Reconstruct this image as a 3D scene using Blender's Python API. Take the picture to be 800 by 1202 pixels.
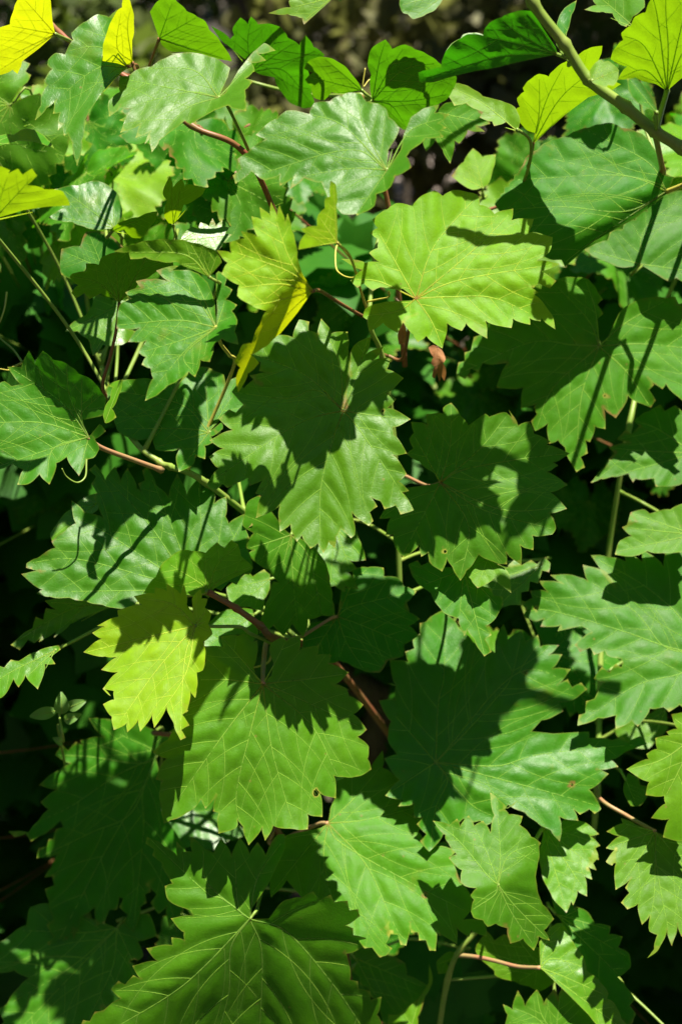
import bpy, math, random, re
import numpy as np
from mathutils import Vector, Matrix, Quaternion
from mathutils.geometry import delaunay_2d_cdt

for o in list(bpy.data.objects):
    bpy.data.objects.remove(o, do_unlink=True)
scene = bpy.context.scene
COL = scene.collection

# ------------------------------------------------------------------ camera
TILT = math.radians(22.0)
FPX = 1202 * 50.0 / 36.0            # focal length in photograph pixels
CAM = Vector((0.0, 0.0, 1.55))
cam_d = bpy.data.cameras.new('camera')
cam_o = bpy.data.objects.new('camera', cam_d)
COL.objects.link(cam_o)
cam_o.location = CAM
cam_o.rotation_euler = (math.pi / 2 - TILT, 0, 0)
cam_d.sensor_fit = 'VERTICAL'
cam_d.sensor_height = 36.0
cam_d.sensor_width = 24.0
cam_d.lens = 50.0
cam_d.clip_start = 0.02
cam_d.clip_end = 500.0
cam_d.dof.use_dof = True
cam_d.dof.focus_distance = 0.93
cam_d.dof.aperture_fstop = 7.0
scene.camera = cam_o
RC = Matrix.Rotation(math.pi / 2 - TILT, 3, 'X')    # camera axes -> world axes

# ------------------------------------------------------------------ sun and sky
L_CAM = Vector((0.175, 0.870, 0.462)).normalized()     # towards the sun, camera axes
L_W = (RC @ L_CAM).normalized()
sun_d = bpy.data.lights.new('sun', 'SUN')
sun_d.energy = 5.0
sun_d.angle = math.radians(0.53)
sun_d.color = (1.0, 0.94, 0.81)
sun_o = bpy.data.objects.new('sun', sun_d)
COL.objects.link(sun_o)
sun_o.location = (0, 0, 6)
sun_o.rotation_euler = L_W.to_track_quat('Z', 'Y').to_euler()
world = bpy.data.worlds.new('World')
scene.world = world
world.use_nodes = True
wn = world.node_tree
sky = wn.nodes.new('ShaderNodeTexSky')
sky.sky_type = 'NISHITA'
sky.sun_disc = False
sky.altitude = 1500.0
sky.dust_density = 0.2
sky.sun_elevation = math.asin(L_W.z)
sky.sun_rotation = math.atan2(L_W.x, L_W.y)
wn.links.new(sky.outputs[0], wn.nodes['Background'].inputs[0])
wn.nodes['Background'].inputs[1].default_value = 0.05
scene.view_settings.view_transform = 'Standard'
scene.view_settings.look = 'None'
scene.view_settings.exposure = 1.5
scene.view_settings.gamma = 1.0
scene.view_settings.use_curve_mapping = False
scene.cycles.max_bounces = 5
scene.cycles.transmission_bounces = 3
scene.cycles.diffuse_bounces = 3
scene.cycles.glossy_bounces = 2

# ------------------------------------------------------------------ materials
class NT:
    def __init__(s, name):
        s.m = bpy.data.materials.new(name); s.m.use_nodes = True
        s.t = s.m.node_tree; s.t.nodes.clear()
        s.out = s.n('ShaderNodeOutputMaterial')
    def n(s, kind, **kw):
        x = s.t.nodes.new(kind)
        for k, v in kw.items(): setattr(x, k, v)
        return x
    def l(s, a, b): s.t.links.new(a, b)
    def math(s, op, a, b=None, clamp=False):
        x = s.n('ShaderNodeMath', operation=op); x.use_clamp = clamp
        for i, v in enumerate((a, b)):
            if v is None: continue
            if isinstance(v, (int, float)): x.inputs[i].default_value = v
            else: s.l(v, x.inputs[i])
        return x.outputs[0]
    def mix(s, f, a, b, blend='MIX'):
        x = s.n('ShaderNodeMix', data_type='RGBA', blend_type=blend)
        for i, v in ((0, f), (6, a), (7, b)):
            if isinstance(v, (int, float)): x.inputs[i].default_value = v
            elif isinstance(v, tuple): x.inputs[i].default_value = v + (1.0,)
            else: s.l(v, x.inputs[i])
        return x.outputs[2]
    def ramp(s, f, stops):
        x = s.n('ShaderNodeMapRange'); x.inputs[1].default_value = stops[0]; x.inputs[2].default_value = stops[1]
        x.inputs[3].default_value = stops[2]; x.inputs[4].default_value = stops[3]
        s.l(f, x.inputs[0]); return x.outputs[0]
    def noise(s, vec, scale, detail=3.0, rough=0.55):
        x = s.n('ShaderNodeTexNoise'); x.inputs['Scale'].default_value = scale
        x.inputs['Detail'].default_value = detail; x.inputs['Roughness'].default_value = rough
        if vec is not None: s.l(vec, x.inputs['Vector'])
        return x.outputs[0]

def leaf_material():
    N = NT('grape leaf')
    tc = N.n('ShaderNodeTexCoord').outputs['Object']
    oi = N.n('ShaderNodeObjectInfo')
    sep = N.n('ShaderNodeSeparateColor'); N.l(oi.outputs['Color'], sep.inputs[0])
    youth, wax, rnd = sep.outputs[0], sep.outputs[1], sep.outputs[2]
    edge = N.n('ShaderNodeAttribute', attribute_name='edge').outputs['Fac']
    vein = N.n('ShaderNodeAttribute', attribute_name='vein').outputs['Fac']
    # offset the texture from leaf to leaf
    ofs = N.n('ShaderNodeVectorMath', operation='SCALE'); ofs.inputs[0].default_value = (3.1, 7.7, 5.3)
    N.l(rnd, ofs.inputs['Scale'])
    vec = N.n('ShaderNodeVectorMath', operation='ADD'); N.l(tc, vec.inputs[0]); N.l(ofs.outputs[0], vec.inputs[1])
    v = vec.outputs[0]
    big = N.noise(v, 28, 3)
    mid = N.noise(v, 140, 4, 0.6)
    # fine net of veinlets
    wob = N.noise(v, 260, 2)
    wv = N.n('ShaderNodeVectorMath', operation='SCALE'); 
    wn_ = N.n('ShaderNodeTexNoise'); wn_.inputs['Scale'].default_value = 300; N.l(v, wn_.inputs['Vector'])
    N.l(wn_.outputs['Color'], wv.inputs[0]); wv.inputs['Scale'].default_value = 0.0016
    va = N.n('ShaderNodeVectorMath', operation='ADD'); N.l(v, va.inputs[0]); N.l(wv.outputs[0], va.inputs[1])
    vor = N.n('ShaderNodeTexVoronoi', feature='DISTANCE_TO_EDGE'); vor.inputs['Scale'].default_value = 330
    N.l(va.outputs[0], vor.inputs['Vector'])
    net = N.ramp(vor.outputs['Distance'], (0.0, 0.13, 1.0, 0.0))
    vor2 = N.n('ShaderNodeTexVoronoi', feature='DISTANCE_TO_EDGE'); vor2.inputs['Scale'].default_value = 620
    N.l(va.outputs[0], vor2.inputs['Vector'])
    net2 = N.ramp(vor2.outputs['Distance'], (0.0, 0.2, 1.0, 0.0))
    # reflected colour
    refl = N.mix(youth, (0.019, 0.130, 0.002), (0.20, 0.43, 0.006))
    refl = N.mix(N.ramp(big, (0.3, 0.7, 0.0, 0.6)), refl, N.mix(youth, (0.038, 0.158, 0.002), (0.26, 0.45, 0.006)))
    hue = N.n('ShaderNodeHueSaturation'); N.l(refl, hue.inputs['Color'])
    N.l(N.ramp(rnd, (0, 1, 0.488, 0.512)), hue.inputs['Hue'])
    N.l(N.ramp(mid, (0.3, 0.7, 0.88, 1.12)), hue.inputs['Value'])
    refl = hue.outputs[0]
    refl = N.mix(N.math('MULTIPLY', net, 0.07), refl, (0.17, 0.32, 0.05))
    refl = N.mix(N.math('MULTIPLY', vein, 0.15), refl, (0.16, 0.32, 0.05))
    # small blemishes
    sp = N.n('ShaderNodeTexVoronoi'); sp.inputs['Scale'].default_value = 75; N.l(v, sp.inputs['Vector'])
    spot = N.math('MULTIPLY', N.ramp(sp.outputs['Distance'], (0.03, 0.09, 1.0, 0.0)), N.ramp(N.noise(v, 33, 1), (0.50, 0.57, 0.0, 0.8)))
    refl = N.mix(spot, refl, (0.20, 0.17, 0.035))
    chl = N.math('MULTIPLY', N.ramp(N.noise(v, 19, 5, .65), (0.62, 0.74, 0, .75)), N.ramp(rnd, (0.25, 0.9, 0, 1)))
    refl = N.mix(chl, refl, (0.19, 0.23, 0.02))
    eg = N.ramp(edge, (0.3, 1.0, 0.0, 0.85))
    refl = N.mix(eg, refl, N.mix(N.ramp(N.noise(v, 26, 3), (0.5, 0.6, 0, 1)), (0.42, 0.38, 0.06), (0.26, 0.12, 0.035)))
    burn = N.math('MULTIPLY', N.ramp(edge, (0.02, 0.35, 0, 1)), N.ramp(N.noise(v, 22, 4), (0.60, 0.68, 0, .85)))
    refl = N.mix(burn, refl, (0.22, 0.115, 0.035))
    # light let through
    trans = N.mix(youth, (0.012, 0.36, 0.003), (0.74, 0.80, 0.005))
    trans = N.mix(N.math('MULTIPLY', net, 0.22), trans, N.mix(youth, (0.02, 0.18, 0.003), (0.45, 0.56, 0.005)))
    trans = N.mix(N.ramp(big, (0.3, 0.7, 0.0, 0.4)), trans, N.mix(youth, (0.03, 0.40, 0.004), (0.80, 0.78, 0.006)))
    # relief
    h = N.math('ADD', N.math('MULTIPLY', net, -0.5), N.math('MULTIPLY', net2, -0.22))
    h = N.math('ADD', h, N.math('MULTIPLY', mid, 0.4))
    bmp = N.n('ShaderNodeBump'); bmp.inputs['Strength'].default_value = 0.5; bmp.inputs['Distance'].default_value = 0.00015
    N.l(h, bmp.inputs['Height'])
    p = N.n('ShaderNodeBsdfPrincipled')
    N.l(refl, p.inputs['Base Color']); N.l(bmp.outputs[0], p.inputs['Normal'])
    N.l(N.math('ADD', N.ramp(wax, (0, 1, 0.64, 0.37)), N.ramp(mid, (0.3, 0.7, -0.05, 0.05))), p.inputs['Roughness'])
    N.l(N.ramp(wax, (0, 1, 0.03, 0.42)), p.inputs['Specular IOR Level'])
    t = N.n('ShaderNodeBsdfTranslucent'); N.l(trans, t.inputs['Color']); N.l(bmp.outputs[0], t.inputs['Normal'])
    mx = N.n('ShaderNodeMixShader'); N.l(N.ramp(youth, (0, 1, 0.38, 0.52)), mx.inputs[0])
    N.l(p.outputs[0], mx.inputs[1]); N.l(t.outputs[0], mx.inputs[2])
    N.l(mx.outputs[0], N.out.inputs[0])
    return N.m

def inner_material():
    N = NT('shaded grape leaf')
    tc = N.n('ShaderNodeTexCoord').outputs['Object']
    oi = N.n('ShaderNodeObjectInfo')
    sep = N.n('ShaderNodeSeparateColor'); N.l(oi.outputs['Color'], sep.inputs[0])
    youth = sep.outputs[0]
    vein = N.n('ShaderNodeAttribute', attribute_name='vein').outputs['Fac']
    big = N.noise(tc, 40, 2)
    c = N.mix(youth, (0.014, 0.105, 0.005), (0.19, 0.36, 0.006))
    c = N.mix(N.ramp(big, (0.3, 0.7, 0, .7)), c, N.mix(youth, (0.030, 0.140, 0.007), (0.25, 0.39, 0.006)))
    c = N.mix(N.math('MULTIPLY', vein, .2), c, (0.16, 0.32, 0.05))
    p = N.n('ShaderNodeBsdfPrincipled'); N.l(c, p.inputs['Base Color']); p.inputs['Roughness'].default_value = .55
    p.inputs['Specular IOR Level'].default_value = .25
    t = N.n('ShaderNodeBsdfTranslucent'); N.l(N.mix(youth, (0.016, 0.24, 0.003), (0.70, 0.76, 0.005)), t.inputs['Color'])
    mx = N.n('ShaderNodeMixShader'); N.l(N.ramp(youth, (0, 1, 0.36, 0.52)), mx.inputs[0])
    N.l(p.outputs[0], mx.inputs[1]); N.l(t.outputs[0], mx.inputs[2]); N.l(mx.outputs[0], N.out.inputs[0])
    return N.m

def plain_material(name, a, b, scale, rough=0.6, bump=0.3, dist=0.001, detail=4, trans=None, stretch=None):
    N = NT(name)
    tc = N.n('ShaderNodeTexCoord').outputs['Object']
    if stretch:
        mp = N.n('ShaderNodeMapping'); mp.inputs['Scale'].default_value = stretch; N.l(tc, mp.inputs[0]); tc = mp.outputs[0]
    nz = N.noise(tc, scale, detail, 0.6)
    c = N.mix(N.ramp(nz, (0.32, 0.68, 0, 1)), a, b)
    p = N.n('ShaderNodeBsdfPrincipled'); N.l(c, p.inputs['Base Color']); p.inputs['Roughness'].default_value = rough
    p.inputs['Specular IOR Level'].default_value = 0.35
    bm = N.n('ShaderNodeBump'); bm.inputs['Strength'].default_value = bump; bm.inputs['Distance'].default_value = dist
    N.l(N.noise(tc, scale * 4, 4), bm.inputs['Height']); N.l(bm.outputs[0], p.inputs['Normal'])
    if trans:
        t = N.n('ShaderNodeBsdfTranslucent'); t.inputs['Color'].default_value = trans[0] + (1,)
        mx = N.n('ShaderNodeMixShader'); mx.inputs[0].default_value = trans[1]
        N.l(p.outputs[0], mx.inputs[1]); N.l(t.outputs[0], mx.inputs[2]); N.l(mx.outputs[0], N.out.inputs[0])
    else:
        N.l(p.outputs[0], N.out.inputs[0])
    return N.m

def vein_material():
    N = NT('leaf vein')
    oi = N.n('ShaderNodeObjectInfo')
    sep = N.n('ShaderNodeSeparateColor'); N.l(oi.outputs['Color'], sep.inputs[0])
    base = N.n('ShaderNodeAttribute', attribute_name='edge').outputs['Fac']      # 1 at the leaf stalk
    c = N.mix(sep.outputs[0], (0.28, 0.50, 0.10), (0.46, 0.62, 0.09))
    c = N.mix(N.math('MULTIPLY', N.math('POWER', base, 5.0), sep.outputs[1]), c, (0.30, 0.09, 0.04))
    p = N.n('ShaderNodeBsdfPrincipled'); N.l(c, p.inputs['Base Color']); p.inputs['Roughness'].default_value = 0.5
    t = N.n('ShaderNodeBsdfTranslucent'); N.l(N.mix(sep.outputs[0], (0.55, 0.80, 0.14), (0.95, 0.95, 0.12)), t.inputs['Color'])
    mx = N.n('ShaderNodeMixShader'); mx.inputs[0].default_value = 0.7
    N.l(p.outputs[0], mx.inputs[1]); N.l(t.outputs[0], mx.inputs[2]); N.l(mx.outputs[0], N.out.inputs[0])
    return N.m

MAT = {
    'leaf': leaf_material(),
    'inner': inner_material(),
    'vein': vein_material(),
    'red': plain_material('red leaf stalk', (0.22, 0.055, 0.03), (0.16, 0.10, 0.035), 60, 0.45, 0.2, 0.0004),
    'pink': plain_material('pink leaf stalk', (0.36, 0.15, 0.09), (0.28, 0.22, 0.09), 60, 0.45, 0.2, 0.0004),
    'green': plain_material('green stalk', (0.14, 0.24, 0.03), (0.20, 0.26, 0.05), 50, 0.45, 0.2, 0.0004),
    'yellow': plain_material('yellow stalk', (0.42, 0.40, 0.06), (0.36, 0.30, 0.06), 50, 0.45, 0.2, 0.0004),
    'bark': plain_material('vine bark', (0.10, 0.062, 0.035), (0.19, 0.13, 0.075), 40, 0.85, 0.9, 0.003, stretch=(6, 6, 1)),
    'dry': plain_material('dry leaf', (0.20, 0.075, 0.025), (0.36, 0.17, 0.07), 160, 0.75, 0.6, 0.001, trans=((0.5, 0.22, 0.06), 0.3)),
    'soil': plain_material('soil', (0.018, 0.014, 0.009), (0.055, 0.042, 0.026), 9, 0.95, 1.0, 0.02, 8),
    'paving': plain_material('paving', (0.26, 0.21, 0.18), (0.34, 0.28, 0.24), 6, 0.9, 0.3, 0.004, 6),
    'tree_bark': plain_material('tree bark', (0.05, 0.036, 0.025), (0.11, 0.085, 0.06), 14, 0.9, 1.0, 0.02, 6, stretch=(3, 3, 0.6)),
    'tree_leaf': plain_material('tree foliage', (0.05, 0.085, 0.018), (0.11, 0.13, 0.035), 3.5, 0.55, 0.1, 0.002, 3, trans=((0.16, 0.24, 0.03), 0.35)),
    'olive_leaf': plain_material('olive foliage', (0.08, 0.09, 0.03), (0.18, 0.16, 0.07), 4.0, 0.55, 0.1, 0.002, 3, trans=((0.26, 0.28, 0.07), 0.35)),
    'seedling': plain_material('seedling leaf', (0.10, 0.22, 0.04), (0.14, 0.26, 0.06), 90, 0.5, 0.2, 0.0004, trans=((0.20, 0.42, 0.04), 0.4)),
}

# ------------------------------------------------------------------ helpers
def ray(px, py):
    return Vector(((px - 400) / FPX, (601 - py) / FPX, -1.0))
def unproj(px, py, d):
    return CAM + RC @ (ray(px, py) * d)

ORI = dict(zip('abcdefghijklmnopqrstuvwx',
    [(x, y) for y in (0, 200, 400, 600, 800, 982) for x in (0, 200, 390, 580)]))
def parse(s):
    """'a 10,20 30,40~ b 5,6' -> photograph pixels; ~ marks a smooth edge to the next point"""
    pts, smooth = [], []
    ox = oy = 0; sc = 1.0
    for tok in s.split():
        if tok in ORI: ox, oy = ORI[tok]; sc = 0.275; continue
        if tok == '@': ox = oy = 0; sc = 1.0; continue
        sm = tok.endswith('~'); x, y = tok.rstrip('~').split(',')
        pts.append((ox + float(x) * sc, oy + float(y) * sc)); smooth.append(sm)
    return np.array(pts), smooth

def catmull(P, n=8):
    P = np.asarray(P, float)
    if len(P) < 3:
        t = np.linspace(0, 1, n * 2)[:, None]
        return P[0] * (1 - t) + P[-1] * t
    Q = np.vstack([2 * P[0] - P[1], P, 2 * P[-1] - P[-2]])
    out = []
    for i in range(1, len(Q) - 2):
        p0, p1, p2, p3 = Q[i - 1], Q[i], Q[i + 1], Q[i + 2]
        for t in np.linspace(0, 1, n, endpoint=False):
            out.append(0.5 * (2 * p1 + (p2 - p0) * t + (2 * p0 - 5 * p1 + 4 * p2 - p3) * t * t + (3 * p1 - p0 - 3 * p2 + p3) * t ** 3))
    out.append(P[-1])
    return np.array(out)

def inside(P, poly):
    x, y = P[:, 0:1], P[:, 1:2]
    x1, y1 = poly[:, 0], poly[:, 1]
    x2, y2 = np.roll(x1, -1), np.roll(y1, -1)
    c = ((y1 > y) != (y2 > y))
    with np.errstate(divide='ignore', invalid='ignore'):
        xi = (x2 - x1) * (y - y1) / (y2 - y1) + x1
    return (np.sum(c & (x < xi), axis=1) % 2) == 1

def seg_dist(P, A, B):
    """distance of points P to the nearest of the segments A-B"""
    d = B - A; L = np.maximum((d ** 2).sum(1), 1e-9)
    t = np.clip(((P[:, None, 0] - A[None, :, 0]) * d[:, 0] + (P[:, None, 1] - A[None, :, 1]) * d[:, 1]) / L, 0, 1)
    qx = A[:, 0] + t * d[:, 0]; qy = A[:, 1] + t * d[:, 1]
    return np.sqrt((P[:, None, 0] - qx) ** 2 + (P[:, None, 1] - qy) ** 2).min(1)

def new_mesh(name, verts, faces, mat, smooth=True, attrs=None):
    me = bpy.data.meshes.new(name)
    me.from_pydata([tuple(map(float, v)) for v in verts], [], faces)
    me.materials.append(MAT[mat])
    if smooth:
        me.polygons.foreach_set('use_smooth', [True] * len(me.polygons))
    for k, a in (attrs or {}).items():
        at = me.attributes.new(k, 'FLOAT', 'POINT'); at.data.foreach_set('value', np.asarray(a, np.float32))
    me.update()
    return me

def link(name, me, parent=None, loc=(0, 0, 0), rot=None, color=None):
    o = bpy.data.objects.new(name, me); COL.objects.link(o)
    if parent: o.parent = parent
    o.location = loc
    if rot is not None: o.rotation_mode = 'QUATERNION'; o.rotation_quaternion = rot
    if color: o.color = color
    return o

def tag(o, label=None, cat=None, group=None, kind=None):
    for k, v in (('label', label), ('category', cat), ('group', group), ('kind', kind)):
        if v: o[k] = v
    return o

def tube(path, radii, sides=8, caps=True):
    path = [Vector(p) for p in path]
    V, F = [], []
    up = Vector((0.31, 0.2, 0.93))
    n = len(path)
    prev = None
    for i, p in enumerate(path):
        t = (path[min(i + 1, n - 1)] - path[max(i - 1, 0)]).normalized()
        if prev is None:
            a = t.cross(up).normalized()
        else:
            a = (prev - t * prev.dot(t)).normalized()
        prev = a; b = t.cross(a)
        for k in range(sides):
            th = 2 * math.pi * k / sides
            V.append(p + (a * math.cos(th) + b * math.sin(th)) * radii[i])
        if i:
            for k in range(sides):
                F.append(((i - 1) * sides + k, (i - 1) * sides + (k + 1) % sides, i * sides + (k + 1) % sides, i * sides + k))
    if caps:
        F.append(tuple(range(sides))[::-1]); F.append(tuple(range((n - 1) * sides, n * sides)))
    return V, F

# ------------------------------------------------------------------ one leaf
def toothed(P, smooth, rng, tooth, amp):
    """fine outline: traced teeth kept sharp, teeth added on the long stretches; second result weighs tooth tips"""
    area = 0.5 * np.sum(P[:, 0] * np.roll(P[:, 1], -1) - np.roll(P[:, 0], -1) * P[:, 1])
    sg = 1.0 if area > 0 else -1.0
    n = len(P)
    tip = []
    for i in range(n):
        a, b, c = P[i - 1], P[i], P[(i + 1) % n]
        u, v = a - b, c - b
        cs = (u @ v) / max(np.hypot(*u) * np.hypot(*v), 1e-6)
        convex = ((b - a)[0] * (c - b)[1] - (b - a)[1] * (c - b)[0]) * sg > 0
        tip.append(bool(convex and cs > -0.35 and not smooth[i] and not smooth[i - 1]))
    P = P.copy(); P0 = P.copy()
    for i in range(n):                      # keep the points sharp
        a, b, c = P0[i - 1], P0[i], P0[(i + 1) % n]
        u, v = a - b, c - b
        lu, lv = np.hypot(*u), np.hypot(*v)
        if smooth[i] or smooth[i - 1] or min(lu, lv) < 3: continue
        w = u / lu + v / lv; lw = np.hypot(*w)
        if lw < .5: continue
        w = w / lw
        if tip[i]: P[i] = b - w * min(2.4, .16 * min(lu, lv))
        elif ((b - a)[0] * (c - b)[1] - (b - a)[1] * (c - b)[0]) * sg < 0: P[i] = b - w * min(1.4, .1 * min(lu, lv))
    out, tw = [], []
    def put(p, w=0.0): out.append(p); tw.append(w)
    for i in range(n):
        a, b = P[i], P[(i + 1) % n]
        d = b - a; L = np.hypot(*d)
        if L < 0.5: continue
        nrm = np.array([d[1], -d[0]]) / L * sg
        if smooth[i]:
            for t in np.linspace(0, 1, max(2, int(L / 5)), endpoint=False): put(a + d * t)
        elif L < tooth * 1.9:
            m = max(3, int(L / 3.0))
            skew = 0.35 if tip[(i + 1) % n] else 0.65
            for t in np.linspace(0, 1, m, endpoint=False):
                u = t ** (math.log(.5) / math.log(skew))
                put(a + d * t + nrm * L * 0.06 * math.sin(math.pi * u) * (t > 0), 1.0 if (t == 0 and tip[i]) else 0.0)
        else:
            k = max(2, int(round(L / tooth)))
            cuts = np.linspace(0, 1, k + 1)
            cuts[1:-1] += rng.uniform(-.2, .2, k - 1) / k
            for j in range(k):
                t0, t1 = cuts[j], cuts[j + 1]
                h = min((t1 - t0) * L, tooth) * amp * rng.uniform(.65, 1.3)
                pk = rng.uniform(.55, .72)
                for u in (0, .18, .36, pk - .06, pk, pk + (1 - pk) * .5):
                    hh = (u / pk) ** 0.85 if u <= pk else ((1 - u) / (1 - pk)) ** 1.2
                    put(a + d * (t0 + (t1 - t0) * u) + nrm * h * hh, 1.0 if u == pk else 0.0)
    return np.array(out), np.array(tw)

def leaf_geometry(J, outline, smooth, mains, d0, slope=(0, .35), creases=(), curl=0.0, wave=1.0, seed=0,
                  spacing=5.0, tooth=17.0, amp=0.42, veins=True, holes=()):
    """all 2-D input in photograph pixels; result in camera axes relative to the stalk point"""
    rng = np.random.default_rng(seed)
    J = np.asarray(J, float)
    B, TW = toothed(np.asarray(outline, float), smooth, rng, tooth, amp)
    # drop near duplicate points
    keep = [0]
    for i in range(1, len(B)):
        if np.hypot(*(B[i] - B[keep[-1]])) > 0.7: keep.append(i)
    B = B[keep]; tips = B[TW[keep] > .5]
    R = np.sqrt(((B - J) ** 2).sum(1)).max()
    A1, A2 = B, np.roll(B, -1, axis=0)
    mp = [catmull(m, 9) for m in mains]
    # clip main veins to the blade
    vl = []
    for m in mp:
        ins = inside(m, B) & (seg_dist(m, A1, A2) > 1.5)
        ins[:2] = True
        k = len(m)
        out = np.where(~ins)[0]
        out = out[out > len(m) * 0.5]
        if len(out): k = out[0]
        if k > 3: vl.append((m[:k], 1.0))
    main_lines = [v[0] for v in vl]
    # side veins
    allA = np.vstack([m[:-1] for m in main_lines]) if main_lines else np.zeros((0, 2))
    sec = []
    if veins:
        for mi, m in enumerate(main_lines):
            seg = np.sqrt((np.diff(m, axis=0) ** 2).sum(1)); S = np.concatenate([[0], np.cumsum(seg)])
            oth = [q for qi, q in enumerate(main_lines) if qi != mi]
            OA = np.vstack([q[:-1] for q in oth]) if oth else None
            OB = np.vstack([q[1:] for q in oth]) if oth else None
            for side in (-1, 1):
                s = S[-1] * rng.uniform(.10, .22)
                while s < S[-1] * 0.93:
                    i = min(np.searchsorted(S, s), len(m) - 1); i = max(i, 1)
                    p = m[i - 1] + (m[i] - m[i - 1]) * ((s - S[i - 1]) / max(seg[i - 1], 1e-6))
                    t = (m[min(i + 1, len(m) - 1)] - m[i - 1]); th = math.atan2(t[1], t[0])
                    a = th + side * math.radians(rng.uniform(44, 56))
                    line = [p]; q = p.copy()
                    for st in range(80):
                        a -= side * 0.016
                        q = q + 3.0 * np.array([math.cos(a), math.sin(a)])
                        qq = q[None]
                        if not inside(qq, B)[0] or seg_dist(qq, A1, A2)[0] < 1.5: break
                        if OA is not None and st > 3 and seg_dist(qq, OA, OB)[0] < 4.5: break
                        line.append(q.copy())
                    if len(line) > 4: sec.append((np.array(line), 0.5))
                    s += R * rng.uniform(.13, .20)
    vl = vl + sec
    # fill points
    lo, hi = B.min(0), B.max(0)
    gx, gy = np.meshgrid(np.arange(lo[0], hi[0], spacing), np.arange(lo[1], hi[1], spacing * .87))
    gx = gx + (np.arange(gx.shape[0])[:, None] % 2) * spacing / 2
    G = np.stack([gx.ravel(), gy.ravel()], 1) + rng.uniform(-.18, .18, (gx.size, 2)) * spacing
    G = G[inside(G, B)]
    if len(G): G = G[seg_dist(G, A1, A2) > min(2.4, spacing * .5)]
    if vl and spacing < 6:
        VP = np.vstack([v[0][1:] for v in vl])
        VP = VP[inside(VP, B)]
        if len(VP): VP = VP[seg_dist(VP, A1, A2) > 1.2]
        if len(VP):
            keepv = [0]
            for i in range(1, len(VP)):
                if ((VP[keepv] - VP[i]) ** 2).sum(1).min() > 1.6: keepv.append(i)
            VP = VP[keepv]
            if len(G): G = G[np.sqrt(((G[:, None] - VP[None]) ** 2).sum(2)).min(1) > 1.6]
            G = np.vstack([G, VP]) if len(G) else VP
    allp = np.vstack([B, G]) if len(G) else B
    nb = len(B)
    hp = []
    for hx, hy, ra, rb in holes:
        a = np.linspace(0, 2 * math.pi, 13)[:-1]; w = rng.uniform(.75, 1.2, 12)
        hp.append(np.stack([hx + ra * w * np.cos(a), hy + rb * w * np.sin(a)], 1))
    for h in hp:
        inner = inside(allp, h); inner[:nb] = False
        allp = np.vstack([allp[~inner], h])
    res = delaunay_2d_cdt([Vector((p[0], -p[1])) for p in allp], [], [list(range(nb))], 1, 1e-4)
    V2 = np.array([(v[0], -v[1]) for v in res[0]]); faces = [tuple(f) for f in res[2]]
    if hp:
        cen = np.array([V2[list(f)].mean(0) for f in faces]); kill = np.zeros(len(faces), bool)
        for h in hp: kill |= inside(cen, h)
        faces = [f for f, k_ in zip(faces, kill) if not k_]
    VA = np.vstack([v[0][:-1] for v in vl]) if vl else None
    VB = np.vstack([v[0][1:] for v in vl]) if vl else None
    MA = np.vstack([m[:-1] for m in main_lines]) if main_lines else None
    MB = np.vstack([m[1:] for m in main_lines]) if main_lines else None
    k0 = d0 / FPX
    ph = rng.uniform(0, 6.28, 8)
    md = (mains[0][-1] - J); mth = math.atan2(md[1], md[0])
    def depth(P):
        X = (P[:, 0] - J[0]) * k0; Y = -(P[:, 1] - J[1]) * k0
        off = slope[0] * X + slope[1] * Y
        for (x1, y1, x2, y2, k, tws) in creases:
            # k > 0: the side to the right of the line (seen walking 1 -> 2, y down) falls away
            dx, dy = x2 - x1, y2 - y1; L = math.hypot(dx, dy)
            s = (-(P[:, 0] - x1) * dy + (P[:, 1] - y1) * dx) / L      # >0 right-hand side on screen
            w = 5.0
            sp = np.where(s > 30, s, w * np.log1p(np.exp(np.clip(s, -200, 60) / w)))
            s0 = (-(J[0] - x1) * dy + (J[1] - y1) * dx) / L
            sp0 = w * math.log1p(math.exp(max(min(s0, 60), -200) / w)) if s0 < 30 else s0
            off = off + k * (sp - sp0) * k0
            if tws:
                tt = ((P[:, 0] - (x1 + x2) / 2) * dx + (P[:, 1] - (y1 + y2) / 2) * dy) / L
                t0 = ((J[0] - (x1 + x2) / 2) * dx + (J[1] - (y1 + y2) / 2) * dy) / L
                off = off + tws * (sp * tt - sp0 * t0) * k0 / 40.0
        dx, dy = P[:, 0] - J[0], P[:, 1] - J[1]
        r = np.hypot(dx, dy) / R; th = np.arctan2(dy, dx) - mth
        Rm = R * k0
        off = off + curl * Rm * r ** 2
        off = off + wave * Rm * r ** 1.6 * (0.040 * np.sin(5 * th + ph[0]) + 0.030 * np.sin(3 * th + ph[1]) + 0.016 * np.sin(11 * th + ph[2]))
        off = off + wave * Rm * r * 0.02 * (np.sin(dx / 23 + ph[3] + dy / 41) + np.sin(dy / 19 + ph[4]))
        if VA is not None:
            dv = seg_dist(P, VA, VB) if len(P) else np.zeros(0)
            off = off - 0.0016 * (1 - np.exp(-(dv / 6.5) ** 2))
            if MA is not None:
                dm = seg_dist(P, MA, MB)
                off = off - 0.0025 * min(1.0, R / 120.0) * wave / .65 * (1 - np.exp(-(dm / 20.0) ** 2)) * (1 - .5 * r)
        return d0 + off
    def pos(P, lift=0.0):
        D = depth(P) - lift
        Q = np.stack([(P[:, 0] - 400) / FPX * D, (601 - P[:, 1]) / FPX * D, -D], 1)
        return Q
    Jc = pos(J[None])[0]
    Q = pos(V2) - Jc
    e = 0.5 * np.exp(-seg_dist(V2, A1, A2) / 0.8)
    for h in hp: e = np.maximum(e, np.exp(-seg_dist(V2, h, np.roll(h, -1, axis=0)) / 1.2))
    if len(tips): e = np.maximum(e, np.exp(-(seg_dist(V2, tips, tips + 1e-3) / 2.6) ** 2))
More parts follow.
